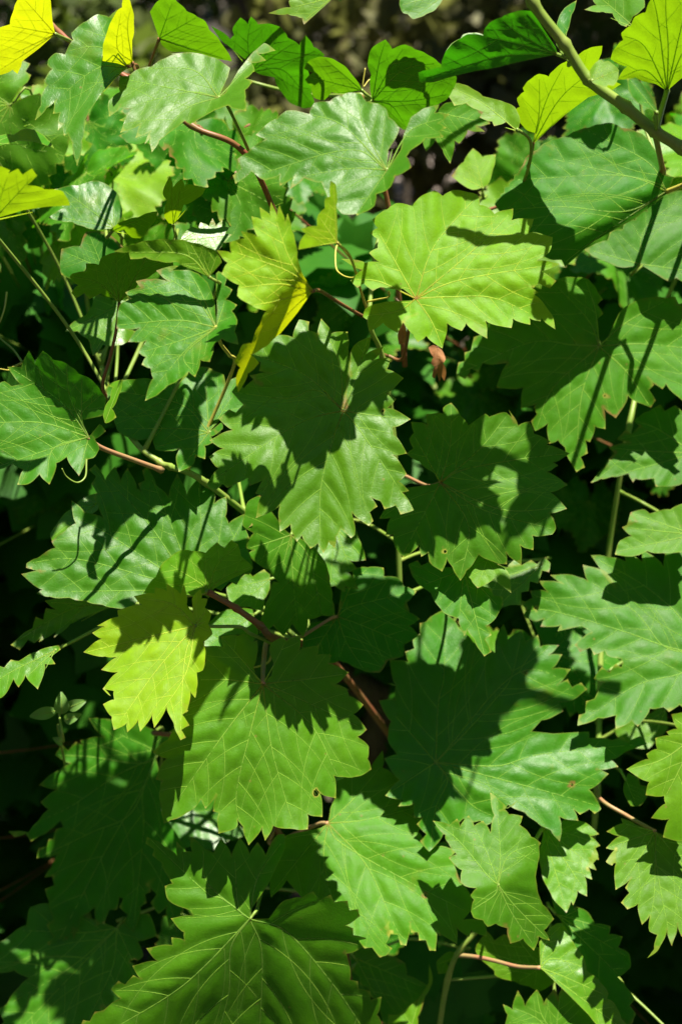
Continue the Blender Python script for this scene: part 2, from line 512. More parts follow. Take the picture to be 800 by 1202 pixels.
    dv = seg_dist(V2, VA, VB) if VA is not None else np.full(len(V2), 99.)
    vv = np.exp(-(dv / 2.6) ** 2)
    # veins as slim ridges through the blade
    vV, vF, vE = [], [], []
    for line, wgt in vl:
        if len(line) < 3: continue
        T = np.gradient(line, axis=0); T /= np.maximum(np.hypot(T[:, 0], T[:, 1]), 1e-6)[:, None]
        Nn = np.stack([-T[:, 1], T[:, 0]], 1)
        u = np.linspace(0, 1, len(line))[:, None]
        sc = min(1.0, R / 120.0) ** 0.6
        w = (0.00050 if wgt == 1.0 else 0.00018) * sc * (1 - 0.72 * u) / k0
        h = ((0.00030 if wgt == 1.0 else 0.00014) * sc * (1 - 0.6 * u))[:, 0]
        a = pos(line - Nn * w, 0.00009); b = pos(line, h + .00005); c = pos(line + Nn * w, 0.00009); dd = pos(line, -h)
        b0 = len(vV); n = len(line)
        for i in range(n):
            vV += [a[i] - Jc, b[i] - Jc, c[i] - Jc, dd[i] - Jc]; vE += [1 - float(u[i, 0])] * 4 if wgt == 1.0 else [0.0] * 4
            if i:
                for q in range(4):
                    vF.append((b0 + (i - 1) * 4 + q, b0 + (i - 1) * 4 + (q + 1) % 4, b0 + i * 4 + (q + 1) % 4, b0 + i * 4 + q))
    return Q, faces, e, vv, vV, vF, vE, Jc

QC = RC.to_quaternion()
SHOOTS = {}
class Shoot:
    def __init__(s, key, name, label, canes, group='shoots of the grape vine'):
        """canes: list of (list of (px, py, depth), r0, r1, material)"""
        s.paths = []
        for pts, r0, r1, mat in canes:
            W = catmull([tuple(unproj(*p)) for p in pts], 10)
            s.paths.append((W, r0, r1, mat))
        s.base = Vector(s.paths[0][0][0])
        s.root = bpy.data.objects.new(name, None); COL.objects.link(s.root)
        s.root.location = s.base; s.root.empty_display_size = 0.05
        tag(s.root, label, 'vine', group)
        rnd = random.Random(key)
        for W, r0, r1, mat in s.paths:
            n = len(W); rr = []
            for i in range(n):
                u = i / (n - 1); r = r0 + (r1 - r0) * u
                if i % 10 == 0 and 0 < i < n - 1: r *= 1.32
                elif i % 10 in (1, 9): r *= 1.08
                rr.append(r)
            V, F = tube([Vector(p) - s.base for p in W], rr, 10)
            link('cane', new_mesh('cane', V, F, mat), s.root)
        s.pts = np.vstack([W for W, *_ in s.paths])
        SHOOTS[key] = s
    def nearest(s, P):
        i = np.argmin(((s.pts - np.array(P)) ** 2).sum(1)); return Vector(s.pts[i])

NLEAF = [0]
def add_petiole(leaf, Jw, path_w, r0, r1, mat):
    W = catmull([tuple(p) for p in path_w], 8)
    n = len(W); rr = [r0 + (r1 - r0) * (i / (n - 1)) for i in range(n)]
    rr[-1] *= 1.5; rr[-2] *= 1.2; rr[0] *= 1.15
    qi = QC.inverted()
    V, F = tube([qi @ (Vector(p) - Jw) for p in W], rr, 7)
    return link('petiole', new_mesh('petiole', V, F, mat), leaf)

def leaf(shoot, J, outline, mains, d, slope=(0, .35), cr=(), youth=.15, wax=.5, curl=.06, wave=0.65,
         pet=None, petmat='green', pr=0.0011, pd=None, holes=None, label=None, tooth=17., amp=.42, spacing=None, red=.5):
    NLEAF[0] += 1; seed = NLEAF[0] * 7 + 3
    s = SHOOTS[shoot]
    Jp = parse(J)[0][0]
    P, sm = parse(outline)
    M = []
    for t in mains:
        q = parse(t)[0]; M.append(np.vstack([Jp, q]))
    C = []
    for line, k, *tws in cr:
        q = parse(line)[0]; C.append((q[0][0], q[0][1], q[1][0], q[1][1], k, tws[0] if tws else 0.0))
    size = np.ptp(P, axis=0).max()
    sp = spacing or (5.0 if size > 120 else 4.0)
    HL = []
    if holes:
        t = holes.split()
        for i in range(0, len(t), 2):
            hx, hy, ra, rb = map(float, t[i + 1].split(',')); ox, oy = ORI[t[i]]
            HL.append((ox + hx * .275, oy + hy * .275, ra * .45, rb * .45))
    Q, F, e, vv, vV, vF, vE, Jc = leaf_geometry(Jp, P, sm, M, d, slope, C, curl, wave, seed, sp, tooth, amp, holes=HL)
    me = new_mesh('leaf', Q, F, 'leaf', attrs={'edge': e, 'vein': vv})
    Jw = CAM + RC @ Vector(Jc)
    rnd = random.Random(seed).random()
    o = link('leaf', me, s.root, Jw - s.base, QC, (youth, wax, rnd, 1))
    if label: o['label'] = label
    if vV:
        link('veins', new_mesh('veins', vV, vF, 'vein', attrs={'edge': vE}), o, color=(min(1, youth * 1.1), red, rnd, 1))
    # stalk
    if pet != 'none':
        if pet:
            q = parse(pet)[0]; dj = -Jc[2]; de = pd if pd else dj + 0.05
            L = np.concatenate([[0], np.cumsum(np.hypot(*np.diff(np.vstack([Jp, q]), axis=0).T))]); L /= L[-1]
            path = [Jw] + [unproj(q[i][0], q[i][1], dj + (de - dj) * L[i + 1]) for i in range(len(q))]
            end = s.nearest(path[-1])
            if (end - path[-1]).length > 0.004:
                path.append((path[-1] * .4 + end * .6) + Vector((0, 0.012, -0.004))); path.append(end)
        else:
            md = M[0][-1] - Jp; md = md / max(np.hypot(*md), 1e-6)
            p1 = Jw + RC @ Vector((-md[0] * .006, md[1] * .006, -0.012))
            p2 = p1 + (Jw - CAM).normalized() * .075
            end = s.nearest(p2)
            path = [Jw, p1, p2, p2.lerp(end, .5) + Vector((0, .035, -.008)), end]
        add_petiole(o, Jw, path, pr, pr * 1.25, petmat)
    return o

# ------------------------------------------------------------------ the shoots
Shoot('tl', 'grape_vine_shoot', 'red-stalked vine shoot with pale drooping leaves in the top left corner',
      [([(345, 310, 1.06), (292, 186, .955), (224, 147, .935), (150, 92, .95), (72, 40, .96), (30, -20, 1.0)], .0021, .0015, 'red')])
Shoot('tc', 'grape_vine_shoot', 'vine shoot rising behind the large pale leaf at the top centre',
      [([(475, 430, 1.09), (458, 257, 1.03), (432, 150, 1.0), (424, 112, 1.0)], .0021, .0015, 'red')])
Shoot('tp', 'grape_vine_shoot', 'tips of two small leaves hanging into view at the top edge',
      [([(300, -70, .97), (400, -60, .95), (500, -75, .95), (620, -90, .97)], .0018, .0014, 'green')])
Shoot('tr', 'grape_vine_shoot', 'thick smooth green cane slanting across the top right corner with its leaves',
      [([(910, 245, .89), (800, 174, .875), (768, 154, .868), (734, 126, .862), (690, 93, .857), (662, 52, .85), (625, 3, .84), (600, -60, .83)], .0036, .0031, 'green'),
       ([(768, 156, .87), (777, 200, 1.03), (781, 225, 1.14)], .0018, .0022, 'red')])
Shoot('ct', 'grape_vine_shoot', 'vine shoot in the middle with glossy lime leaf and yellow folded leaf',
      [([(470, 720, 1.1), (462, 520, 1.06), (449, 422, 1.03), (434, 378, 1.005), (440, 300, 1.02), (452, 250, 1.03)], .0022, .0014, 'green')])
Shoot('lf', 'grape_vine_shoot', 'vine shoot at the left edge with heart-shaped leaf and ragged dark leaf',
      [([(335, 640, 1.1), (241, 566, 1.0), (200, 548, .985), (187, 542, .98), (155, 513, 1.0), (122, 440, 1.14), (100, 330, 1.26), (112, 240, 1.30)], .0024, .0016, 'green')])
Shoot('ml', 'grape_vine_shoot', 'vine shoot with brown cane, yellow-green leaf and broad notched leaf left of centre',
      [([(470, 880, 1.30), (385, 772, 1.14), (324, 751, 1.0), (306, 735, .985), (277, 714, .975), (244, 694, .962)], .0030, .0020, 'red')])
Shoot('rt', 'grape_vine_shoot', 'vine shoot along the right edge with large shaded and half-lit leaves',
      [([(690, 1010, 1.26), (700, 930, 1.20), (708, 700, 1.24), (738, 500, 1.19), (770, 380, 1.26), (850, 205, 1.16)], .0028, .0018, 'green')])
Shoot('bt', 'grape_vine_shoot', 'vine shoot at the bottom with a big dark leaf of bright yellow veins',
      [([(410, 1320, 1.24), (405, 1120, 1.19), (330, 985, 1.13), (300, 880, 1.14), (180, 860, 1.15)], .0026, .0018, 'red')])
Shoot('br', 'grape_vine_shoot', 'vine shoot low on the right with pink-stalked pale folded leaf',
      [([(500, 1330, 1.22), (525, 1150, 1.12), (560, 1090, 1.10), (600, 1030, 1.09), (650, 950, 1.1)], .0024, .0016, 'green'),
       ([(525, 1150, 1.12), (700, 1140, 1.14), (740, 1168, 1.12), (790, 1215, 1.10)], .0012, .0010, 'green')])

# ------------------------------------------------------------------ the leaves one can tell apart
# top left shoot
leaf('tl', 'a 236,145', 'a -20,130 -20,320 55,300 75,312 95,262~ 170,205~ 236,145~ 225,90~ 215,-25~ 90,-25 60,40 40,100',
     ['a 60,230', 'a 40,110', 'a 90,-20', 'a 0,300'], 0.908, (-0.6, -1.40), [('a 95,262 40,100', -1.6)], youth=.9, wax=.3, label='yellow leaf lit through, cut by the left edge', pet='a 310,180', pd=.95)
leaf('tl', 'a 545,285', 'a 480,350~ 430,405~ 385,470~ 365,510 350,600 330,700 310,610 290,570 275,577 270,530 250,552 255,482 230,482 240,430 200,460 155,506 175,450 180,400 200,365 188,345 220,295 200,268 240,225 275,230 310,170 305,140 370,90 420,60 465,70 490,50 500,40~ 470,110~ 445,190~ 438,260~ 500,270~ 545,285~',
     ['a 430,400 330,690', 'a 400,300 160,500', 'a 420,200 240,230', 'a 450,150 420,65'], .892, (-.1, .45), youth=.08, wax=.9, pet='a 585,280', petmat='red', label='drooping pale leaf beside its flap coloured yellow as if backlit')
leaf('tl', 'a 565,265', 'a 565,265~ 490,340~ 432,405~ 436,300~ 440,190~ 470,100~ 500,45 520,30 535,-25 560,20 572,80 565,170~', ['a 500,200 520,35', 'a 450,330', 'a 545,120 560,25'], .905, (.2, -1.25), youth=.8, wax=.3, petmat='red', label='flap of the pale drooping leaf, light from behind coloured in yellow')  # flap of the pale leaf; its yellow youth colour stands in for through-light
leaf('tl', 'b 205,415', 'b 205,415~ 235,395~ 290,300~ 350,225~ 400,183 440,214 375,230 402,256 350,270 360,300 322,335 346,350 322,385 320,425 318,468 245,450~ 190,470~ 85,530 a 790,515~ 680,600 650,642 640,590 620,612 640,562 585,582 600,530 520,560 560,465 515,462 470,490 465,430 508,390 515,330 545,325 605,290 645,285 700,250 750,232 b 0,230~ 80,222~ 130,230~ 200,250~ 255,290~ 245,330~',
     ['b 60,395 a 470,480', 'b 60,470 a 650,635', 'b 100,300 a 610,292', 'b 330,290 430,205', 'b 240,320', 'a 515,335'], 0.885, (.05, 0.65), [('b 85,530 215,405', -.9)], youth=.12, wax=0.75, pet='b 245,455 335,645', pd=.96)
leaf('tl', 'a 680,165', 'a 640,50 680,0 730,-12 b 30,8 70,48 115,72 150,92 165,125 215,180 262,262~ 200,252 130,228 60,222 a 720,215 690,190~ 680,165~',
     ['b 260,260', 'b 110,75', 'a 740,0', 'b 130,225'], 0.969, (0, -1.10), youth=0.22, wax=.3, pet='a 640,275 620,330', petmat='red')
leaf('lf', 'e -30,215', 'e -40,-20 42,0 35,15 152,25 120,60 190,80 270,90 300,150~ 200,155~ 100,170~ 0,200~ -40,210',
     ['e 290,145', 'e 140,30', 'e 40,5'], 0.840, (0, -1.20), youth=0.45, wax=.4, label='lime leaf cut off by the left edge')
leaf('lf', 'a -30,610', 'a -40,592 60,575 110,548 160,560 200,590 232,632~ 150,605~ 80,600~ 0,622~ -40,630', ['a 225,625', 'a 100,560'], 0.954, (0, 1.60), youth=.15, wax=.9)

# top centre shoot
leaf('tc', 'c 232,725', 'b 283,778 345,735 405,770 465,748 470,788 530,752 516,800 570,765 f 640,55 700,150 740,188 790,185 g 105,192 180,150 190,105 240,78 268,25 c 265,752 330,712 318,668 330,645 400,592 470,582 455,562 480,545 455,525 490,490 440,480 455,445~ 390,462~ 335,500~ 305,570~ 290,640~ 232,725~ 238,640~ 270,590 285,545 240,500 225,460 180,440 145,430 120,400 60,398 30,412 b 730,402 680,432 612,440 590,482 495,472 455,505 370,575 405,592 330,650',
     ['b 750,640 283,776', 'b 760,720 530,760', 'g 105,185', 'c 140,560 100,405', 'c 330,560 480,500', 'c 50,540 b 590,485', 'c 275,560'], 0.833, (-.05, 0.40), [('g 105,192 c 240,715', -.75)], youth=.08, wax=0.75, label='broad pale leaf with its right half folded up', pet='c 200,650', pd=1.0)
leaf('tc', 'b 345,305', 'b 180,115 255,165 270,150 265,125 300,80 330,100 345,75 375,100 440,105 475,120 500,160 550,190 575,155 610,200 650,235 590,290 600,400 610,450 560,460 500,430 440,335 360,305~ 320,255~ 240,190',
     ['b 500,200 570,165', 'b 330,180 345,80', 'b 480,300 600,440', 'b 190,120', 'b 430,200 475,125'], 1.011, (0, -0.90), youth=0.1, wax=.3)
leaf('tc', 'b 815,385', 'b 595,255 650,242 700,255 760,300 815,385~ 740,400 690,398 650,430 610,415 600,370 580,340 605,310 575,290', ['b 600,330', 'b 650,245', 'b 620,410'], 0.963, (0, -1.10), youth=0.2, wax=.3)
leaf('tc', 'c 170,430', 'c 150,270 165,210 225,175 255,205 310,190 350,210 400,230 450,265 530,330 520,370 480,430 400,460 300,545 240,500~ 170,430~ 160,380 165,320',
     ['c 300,300 450,268', 'c 240,300 310,195', 'c 200,260 225,180', 'c 330,430 510,400', 'c 250,450 310,535'], 0.964, (0, -1.05), youth=0.14, wax=.3, petmat='green')
leaf('tp', 'b 690,-10', 'b 425,55 510,30 505,5 530,-30 700,-40 680,5~ 570,105 560,80 540,70 500,60', ['b 560,95', 'b 430,54'], 0.930, (0, 0.20), youth=.35, wax=.6)
leaf('tp', 'c 480,-25', 'c 285,20 300,55 320,60 345,82 400,60 440,40 470,-5 480,-30~ 300,-40', ['c 345,78', 'c 290,22'], 0.929, (.2, 0.30), youth=.1, wax=.6)
leaf('tc', 'd 165,610', 'd 165,610~ 180,570 130,550 90,490 85,470 105,455 95,420 125,390 120,375 150,340 190,315 230,325 240,310 300,265 350,240 395,210 455,200 450,240 430,290 460,330 530,360 470,395~ 400,415~ 300,490~ 220,560~',
     ['d 280,420 430,290', 'd 220,430 300,270', 'd 190,480 190,320', 'd 320,470 460,395'], 1.020, (0, -1.40), youth=0.4, wax=.3, petmat='red', pet='d 158,650 130,760 40,870', pd=1.06)
leaf('tc', 'c 790,560', 'c 450,395 520,380 505,360 540,355 590,375 640,410~ 720,430 780,460 800,520~ 790,560~ 740,520 690,535 680,520 630,500 640,480 570,440', ['c 640,440 500,370', 'c 690,530'], .965, (0, 0.30), youth=.4, wax=.5, pet='d 100,555 155,612 130,760 40,870', pd=1.06)
leaf('tc', 'c 400,470', 'c 480,440 560,430 640,480 665,525 620,540 645,560 580,560 540,610 520,600 500,690 470,640 440,600 400,640 385,600 420,520', ['c 500,680', 'c 660,525', 'c 400,630'], 1.031, (0, 0.10), youth=.2, wax=.3)
leaf('tc', 'c 640,800', 'c 515,750 560,690 600,640 640,665 690,665 685,720 660,790 600,810', ['c 600,650', 'c 530,745'], 1.078, (0, 0.30), youth=.6, wax=.4)

# top right shoot
leaf('tr', 'd 268,232', 'c 372,352~ 365,310 400,300 460,285 470,250 490,210 520,180 545,165 580,145 640,150 650,120 680,90 720,75 800,65 d 60,60 130,45 165,50~ 200,110~ 260,200~ 268,232~ 200,245~ 100,265~ 0,290~ c 600,305~ 500,330~ 430,352~',
     ['d 60,235 c 600,270 375,340', 'd 200,130 130,50', 'd 120,190 c 640,155', 'd 100,140 c 720,80'], .882, (.1, -0.65), youth=.06, wax=.5, pet='d 300,245 318,262', petmat='green', pd=.862, label='dark leaf seen from below, hung on the green cane', tooth=12)
leaf('tr', 'c 640,240', 'c 465,270 475,245 488,210 515,180 545,165 560,145 590,140 620,140 645,150~ 625,200~ 580,235~ 500,280~', ['c 480,260', 'c 590,145'], .900, (.1, 0.70), youth=.15, wax=.8, tooth=7, pet='none')
leaf('tr', 'd 285,225', 'd 345,8 330,60 300,150 285,225~ 262,190~ 265,100 290,45', ['d 340,15'], 0.890, (.4, 0.60), youth=.02, wax=.9, pet='d 305,240', pd=0.852)
leaf('tr', 'd 735,388', 'd 735,388~ 690,360 600,330 530,335 560,285 500,250 510,210 545,170 540,140 580,110 600,70 640,50 660,0 640,-60 690,-130 680,-200 760,-330 830,-250 900,-240 930,-120 1000,-60 960,40 980,120 900,200 860,290~ 790,340~',
     ['d 740,200 730,0 755,-310', 'd 640,300 540,330', 'd 640,200 545,150', 'd 820,200 980,100', 'd 800,100 890,-230', 'd 690,50 650,-50'], 0.909, (0, -1.25), youth=0.36, wax=.3, pet='d 705,490 686,560', petmat='green', pd=.866, pr=.0018, label='blurred lime leaf in the top right corner nearest the lens')  # outline stretched out of view upwards to shade the big right leaf
leaf('tr', 'd 690,480', 'd 570,340 610,340 640,370 690,450 690,480~ 610,440 580,400', ['d 580,345'], 0.810, (.3, 0.20), youth=.05, wax=.5, pet='d 690,555', pd=0.868)
leaf('tr', 'd 415,345', 'd 405,300 440,260 500,270 530,300 520,350 460,370 415,350', ['d 525,300', 'd 450,265'], 0.829, (0, 0.30), youth=.4, wax=.4, tooth=8, pet='d 404,345', pd=0.857)
leaf('tr', 'd 600,120', 'd 390,40 430,20 410,-30 620,-40 640,30 590,70 560,110 530,100 500,60 460,50', ['d 400,38', 'd 440,-20'], 0.991, (0, 0.20), youth=.3, wax=.3)
leaf('rt', 'h 735,90', 'd 60,795 100,740 120,705 140,665 180,640 215,610 270,590 310,580 345,560 400,545 450,530 500,525 540,545 600,560 640,580 670,620 695,660 712,745~ h 765,28~ 740,95~ 600,205~ 420,305~ 300,412~ 285,382 230,378~ 150,330~ 60,230~ 0,145',
     ['h 560,175 300,155 90,165', 'h 690,55 500,20 100,40', 'd 650,690 400,560', 'h 420,300 290,400', 'd 600,760 250,680'], 1.032, (.05, 0.26), [('h 250,365 745,35', -1.0 if False else 1.0)], youth=.08, wax=.35, tooth=9, amp=.3, pet='h 800,65 860,40', petmat='yellow', pr=.0018, pd=1.01, label='rounded dark leaf with fine scalloped edge and upturned lower rim')

# middle shoot
leaf('ct', 'g 355,547', 'g 235,165 175,212 190,245 165,268 195,295 190,330 160,352 195,388 140,395 45,380 125,425 85,468 205,498 300,505~ 345,540~ 355,547~ 345,555~ 230,560 140,590 130,625 150,640 160,682 215,655 275,685 310,630 360,612 310,650 345,700 365,728 400,710 465,752 490,655 550,680 570,655 655,710 655,645 760,668 770,635 h 150,656 150,632 195,642 200,630 255,672 240,610 170,530 185,520 135,490 255,470 195,430 270,400 185,385 235,345 240,290 148,262 160,212 75,210 75,168 0,182 g 660,155 630,145 620,105 590,95 510,85 470,105 435,85 365,120 340,148 270,140',
     ['g 500,480 690,440 h 265,400', 'g 435,320 615,110', 'g 500,540 700,548 h 250,665', 'g 290,430 200,270', 'g 200,475 90,464', 'g 420,640 465,745', 'g 280,600 150,620', 'g 600,340 h 75,175'], 0.896, (-0.02, 0.25), youth=0.78, wax=.45, red=1.0,
     pet='g 335,620 300,800', petmat='red', pd=1.02, label='glossy lime leaf right of the yellow folded leaf')
leaf('ct', 'f 607,515', 'f 205,345 258,350 258,310 315,290 305,262 370,280 350,200 390,210 385,163 425,190 430,142 455,200 465,155 490,230 500,190 515,250 530,290 540,370~ 562,440~ 607,515~ 540,610~ 470,695~ 440,720 j 400,28 345,60 372,95 330,140 290,212 282,150 295,115 275,90 290,55 310,15 f 345,735 380,660 405,602 345,575 285,535 290,490 225,440 240,395',
     ['f 470,485 300,500', 'f 500,430 265,345', 'f 510,380 430,150', 'f 480,640 j 290,205', 'f 440,560 350,575'], 0.832, (.1, 0.12), [('f 345,735 545,340', 1.5, -1.6)], youth=.9, wax=.45, pet='f 640,515 720,565 800,612', petmat='red', pd=1.0, label='yellow folded leaf glowing in the sun')
leaf('ct', 'f 710,308', 'f 710,308~ 545,338 560,290 575,270 560,250 622,235 630,190 655,160 660,120 680,110 685,48 705,60 708,150~ 713,250~', ['f 560,330', 'f 695,60', 'f 635,200'], .822, (.1, -0.30), [('f 665,130 708,300', -1.2)], youth=1.0, wax=.3, pet='f 770,375', petmat='yellow', pr=.0008, label='small yellow unfolding leaf with red rim')
leaf('ct', 'j 738,298', 'j 160,612 200,545 172,497 220,460 175,425 262,380 215,335 330,285 270,220 380,182 345,150 430,135 355,55 f 440,700 520,708 550,645 625,720 645,640 690,690 750,695 j 758,30~ 765,100~ 748,200~ 738,298~ k 60,285~ 58,240~ 65,155 80,150 75,85 80,40 98,15 g 160,716 k 145,55 212,30 180,80 242,78 235,120 295,160 230,225 265,250 240,285 325,335 258,372 262,402 310,478 262,490 310,568 285,600 322,640 298,648 340,718 205,685 165,668 155,790 o 150,60 85,8 95,100 n 770,112 728,72 705,110 700,152 675,135 652,172 628,140 598,155 560,105 540,125 510,60 470,82 j 465,705 370,750 388,660 365,650 405,585 340,615 335,585 278,607',
     ['j 690,430 640,640 n 640,160', 'j 600,330 460,405 165,608', 'j 580,150 365,60', 'k 130,400 335,710', 'k 150,315 320,335', 'k 90,180 150,-5', 'j 620,210 500,245 275,220', 'j 720,100 f 645,650'], 0.911, (0, 0.31), youth=.16, wax=.7, red=1.0, label='large leaf in the middle, half in shadow', holes='k 215,300,3,4')
leaf('ct', 'k 460,605', 'k 460,605~ 440,570 370,515 320,482 342,460 328,420 345,392 340,350 402,355 405,318 470,310 472,285 505,270 540,312 578,362~ 650,310 668,322 740,305 778,345 l 65,302 102,358 145,350 172,395 235,430 220,445 312,482 250,520 268,532 225,560 303,615 240,648 300,715 232,737 255,765 p 235,5 262,75 245,100 165,108 160,160 112,150 110,222 50,180 48,222 o 690,218 625,190 570,255 545,290 512,240 488,205 465,250 412,215 408,175 380,190 370,145 305,190 265,150 258,100 230,98 245,30 205,28 k 245,695 310,650 300,630~ 410,615~',
     ['k 720,720 l 295,712', 'k 560,550 800,505 l 305,482', 'k 580,790 o 545,285', 'k 500,450 505,275', 'k 345,400', 'k 400,720 o 300,185', 'k 640,720 p 240,75', 'k 620,470 l 60,310'], 0.971, (0, 0.18), youth=.08, wax=.45, red=1.0, pet='k 405,618', petmat='pink', label='large notched leaf mostly in shade right of centre', holes='o 480,172,4,4')
leaf('ct', 'n 700,60', 'n 590,140 700,60~ 780,60 800,110 o 125,150 135,205 78,213 98,243 70,262 105,328 55,322 52,342 n 700,320 676,325 670,250 640,190', ['o 100,320', 'o 130,200', 'n 680,320'], 1.061, (0, 0.45), youth=.22, wax=.8)
leaf('ct', 'o 700,100', 'o 570,255 625,190 690,220 745,255 757,342 690,290 620,322 590,290', ['o 755,335', 'o 620,315'], 0.979, (0, 0.50), youth=.35, wax=.5)
leaf('ct', 'p 200,228', 'o 600,320 740,240 800,230 p 60,235 230,225 150,300 70,400 0,415 o 720,415 690,370', ['p 10,410', 'o 610,320'], 1.076, (0, 0.60), youth=.2, wax=.8)
leaf('ct', 'o 560,250', 'o 330,232 450,240 560,250~ 640,320 720,400 672,480 655,490 645,612 605,550 575,505 562,530 535,462 470,430 420,350 350,290', ['o 645,605', 'o 400,310', 'o 700,400', 'o 540,455'], 0.980, (0, 0.40), youth=.1, wax=.4)

# left shoot
leaf('lf', 'f 195,670', 'e 755,410 675,430 715,470 640,465 585,475 600,500 540,522 560,548 515,570 505,670 590,675 555,728 620,730 590,785 i 590,50 620,70 610,100 640,120 650,160 625,250 690,215 715,192 760,168 800,140 j 40,180 80,135 105,150 130,85 165,85 185,20 f 190,738 220,722 285,738 275,690 285,635 265,600 280,575 240,550 260,510 235,490 240,455 205,430~ 195,440~ 195,520~ 200,600~ 195,670~ 190,560~ 160,480~ 120,440 60,425 0,430',
     ['e 800,760 i 630,240', 'e 760,640 510,660', 'e 790,720 595,780', 'e 830,540 680,435', 'f 230,560 230,460', 'j 60,60 100,140', 'f 130,520 80,430'], 0.854, (0, 0.33), [('i 625,250 f 195,670', -.55)], youth=.1, wax=.6, label='heart-shaped leaf with rows of sharp teeth beside the yellow leaf', pet='f 215,740 j 250,60 270,110', petmat='yellow', pd=.97)
leaf('lf', 'e 510,565', 'e 510,565~ 495,548 430,525 310,520 330,490 300,455 310,440 370,430 370,400 420,400 435,370 500,350 560,320 640,300 740,400 740,440 680,430 600,470 560,520~', ['e 420,480 310,455', 'e 500,450 500,355', 'e 600,420 650,320', 'e 440,420'], 0.970, (0, -1.10), youth=0.22, wax=.3, pet='e 495,690 470,800 i 440,205', petmat='red', pd=1.0)
leaf('lf', 'f 165,455', 'e 495,345 560,320 640,300 720,295 f 80,305 150,325 195,345 220,392~ 165,455~ 100,425 30,390 e 690,390 620,370 560,375 550,350', ['f 60,360 e 560,350', 'f 90,320', 'f 200,360'], 0.850, (0, -0.20), youth=.3, wax=.4)
leaf('lf', 'f 45,300', 'f 50,275 95,240 120,250 130,225 165,235 180,210 195,235 220,215 220,240 247,245 235,270 258,275 225,310 195,345 150,325 80,305~ 45,300~', ['f 255,277', 'f 180,215', 'f 195,340'], 0.961, (.1, 0.61), youth=.2, wax=1.0)
leaf('lf', 'e 740,230', 'e 700,190 710,130 695,100 725,30 740,70 775,40 790,70 f 75,38 70,60 145,80 130,110 60,150 40,185 15,230~ e 720,225', ['e 730,40', 'f 140,82', 'f 50,50'], 0.963, (0, -1.40), youth=0.5, wax=.3)
leaf('lf', 'e 480,258', 'e 470,255 530,215 590,200 640,180 670,178 660,220 630,250 600,290 560,285 530,255 490,262', ['e 665,182', 'e 600,285'], 0.948, (0, -1.20), youth=0.35, wax=.3)
leaf('lf', 'e 490,245', 'e 215,200 270,160 240,85 330,65 420,45 470,70 510,110 520,200~ 490,245~ 420,255 360,240 310,220 260,215', ['e 390,110', 'e 230,195', 'e 480,80', 'e 280,90'], 1.017, (.1, 0.45), youth=.0, wax=.9, label='smooth blue-green leaf with one pale rib')
leaf('lf', 'e 440,420', 'e 270,340 340,320 370,260 450,265 520,330 440,420~ 370,410 330,460 270,440', ['e 280,350', 'e 380,270'], 1.000, (0, 0.20), youth=.0, wax=.5)
leaf('lf', 'e 540,560', 'e 395,580 415,535 480,555 540,560~ 550,680 580,690 520,745 440,750 400,785 380,730 330,690 285,685 325,640 365,620', ['e 400,780', 'e 290,685', 'e 530,740'], 1.056, (0, 0.59), youth=.15, wax=1.0)
leaf('lf', 'j 165,390', 'i 460,200 560,165 650,165 j 0,180 80,140 135,110 165,115 190,130 228,145 235,180 280,160 275,225 330,280 215,335~ 165,390~ 220,345 225,375 175,410 180,432 150,450 145,500 108,490 100,525 40,552 25,490 45,455 i 740,470 665,465 650,420 560,420 500,380 480,300',
     ['j 60,375 i 500,375', 'j 40,270 i 480,210', 'j 155,250 150,120', 'j 270,230', 'j 45,545', 'i 660,455'], 0.990, (0, 0.41), youth=.1, wax=.6)
leaf('lf', 'i 378,412', 'i 40,115 90,110 125,50 150,95 185,50 225,80 285,98 335,140 395,170 430,215 455,250~ 440,320~ 345,340~ 378,412~ 425,355 447,385 410,420 425,462 400,500 368,508 337,568 285,500 245,525 210,606 170,575 120,612 80,610 97,552 55,530 0,548 -40,560 -40,210 20,172 50,190 92,187',
     ['i 180,350 -35,350', 'i 260,260 60,125', 'i 250,450 -30,545', 'i 340,560', 'i 350,330 350,160', 'i 345,320 435,225', 'i 230,460 200,600', 'i 300,240 285,105'], 0.910, (0, 0.55), [('i 378,412 0,520', -.3), ('i 378,412 60,125', -.95)], youth=.08, wax=.6, red=.3, pet='i 430,455 560,505 690,552', petmat='pink', pr=.0015, pd=.98, label='ragged dark leaf at the left edge, its upper half lit through')
leaf('lf', 'i 448,348', 'i 448,350 440,300 470,250 480,200 462,190 520,170 512,220 482,290 492,325 455,352', ['i 515,175'], 0.932, (-.6, 0.50), youth=.3, wax=.8, pet='none')

# brown caned shoot
leaf('ml', 'm 820,335', 'i 310,688 360,730 440,755 420,700 410,535 450,590 490,545 515,600 545,552 585,630 610,650 630,545 665,615 720,665 j 30,575 70,655 120,590 130,640 180,615 190,690 235,670 235,750 n 250,50 320,15 320,150 345,240 250,300 130,350~ m 820,335~ 740,440 590,385 560,412 500,415 440,400 370,385 300,370 215,365 160,350 180,335 100,270 190,255 115,240 115,222 160,200 235,155 225,130 270,90 320,50',
     ['m 660,290 330,205 118,222', 'm 680,240 450,90 330,30', 'm 640,60 i 415,540', 'n 45,165 i 635,555', 'n 130,120 j 120,600', 'n 190,200 j 230,680', 'm 500,340 170,345', 'n 230,180 310,40'], .985, (0.05, 0.32), youth=.04, wax=0.7, red=.6, label='wide grey-green leaf with deep jagged lobes on the left', holes='m 130,250,3,3')
leaf('ml', 'm 470,402', 'm 55,567 140,500 235,420 200,385 300,368 430,385 475,412~ 350,455 300,480 235,535 245,505 170,555 185,530', ['m 300,420 60,563', 'm 240,530', 'm 220,390'], 1.071, (0, 0.51), [('m 470,405 170,500', -1.3)], youth=.15, wax=.9)
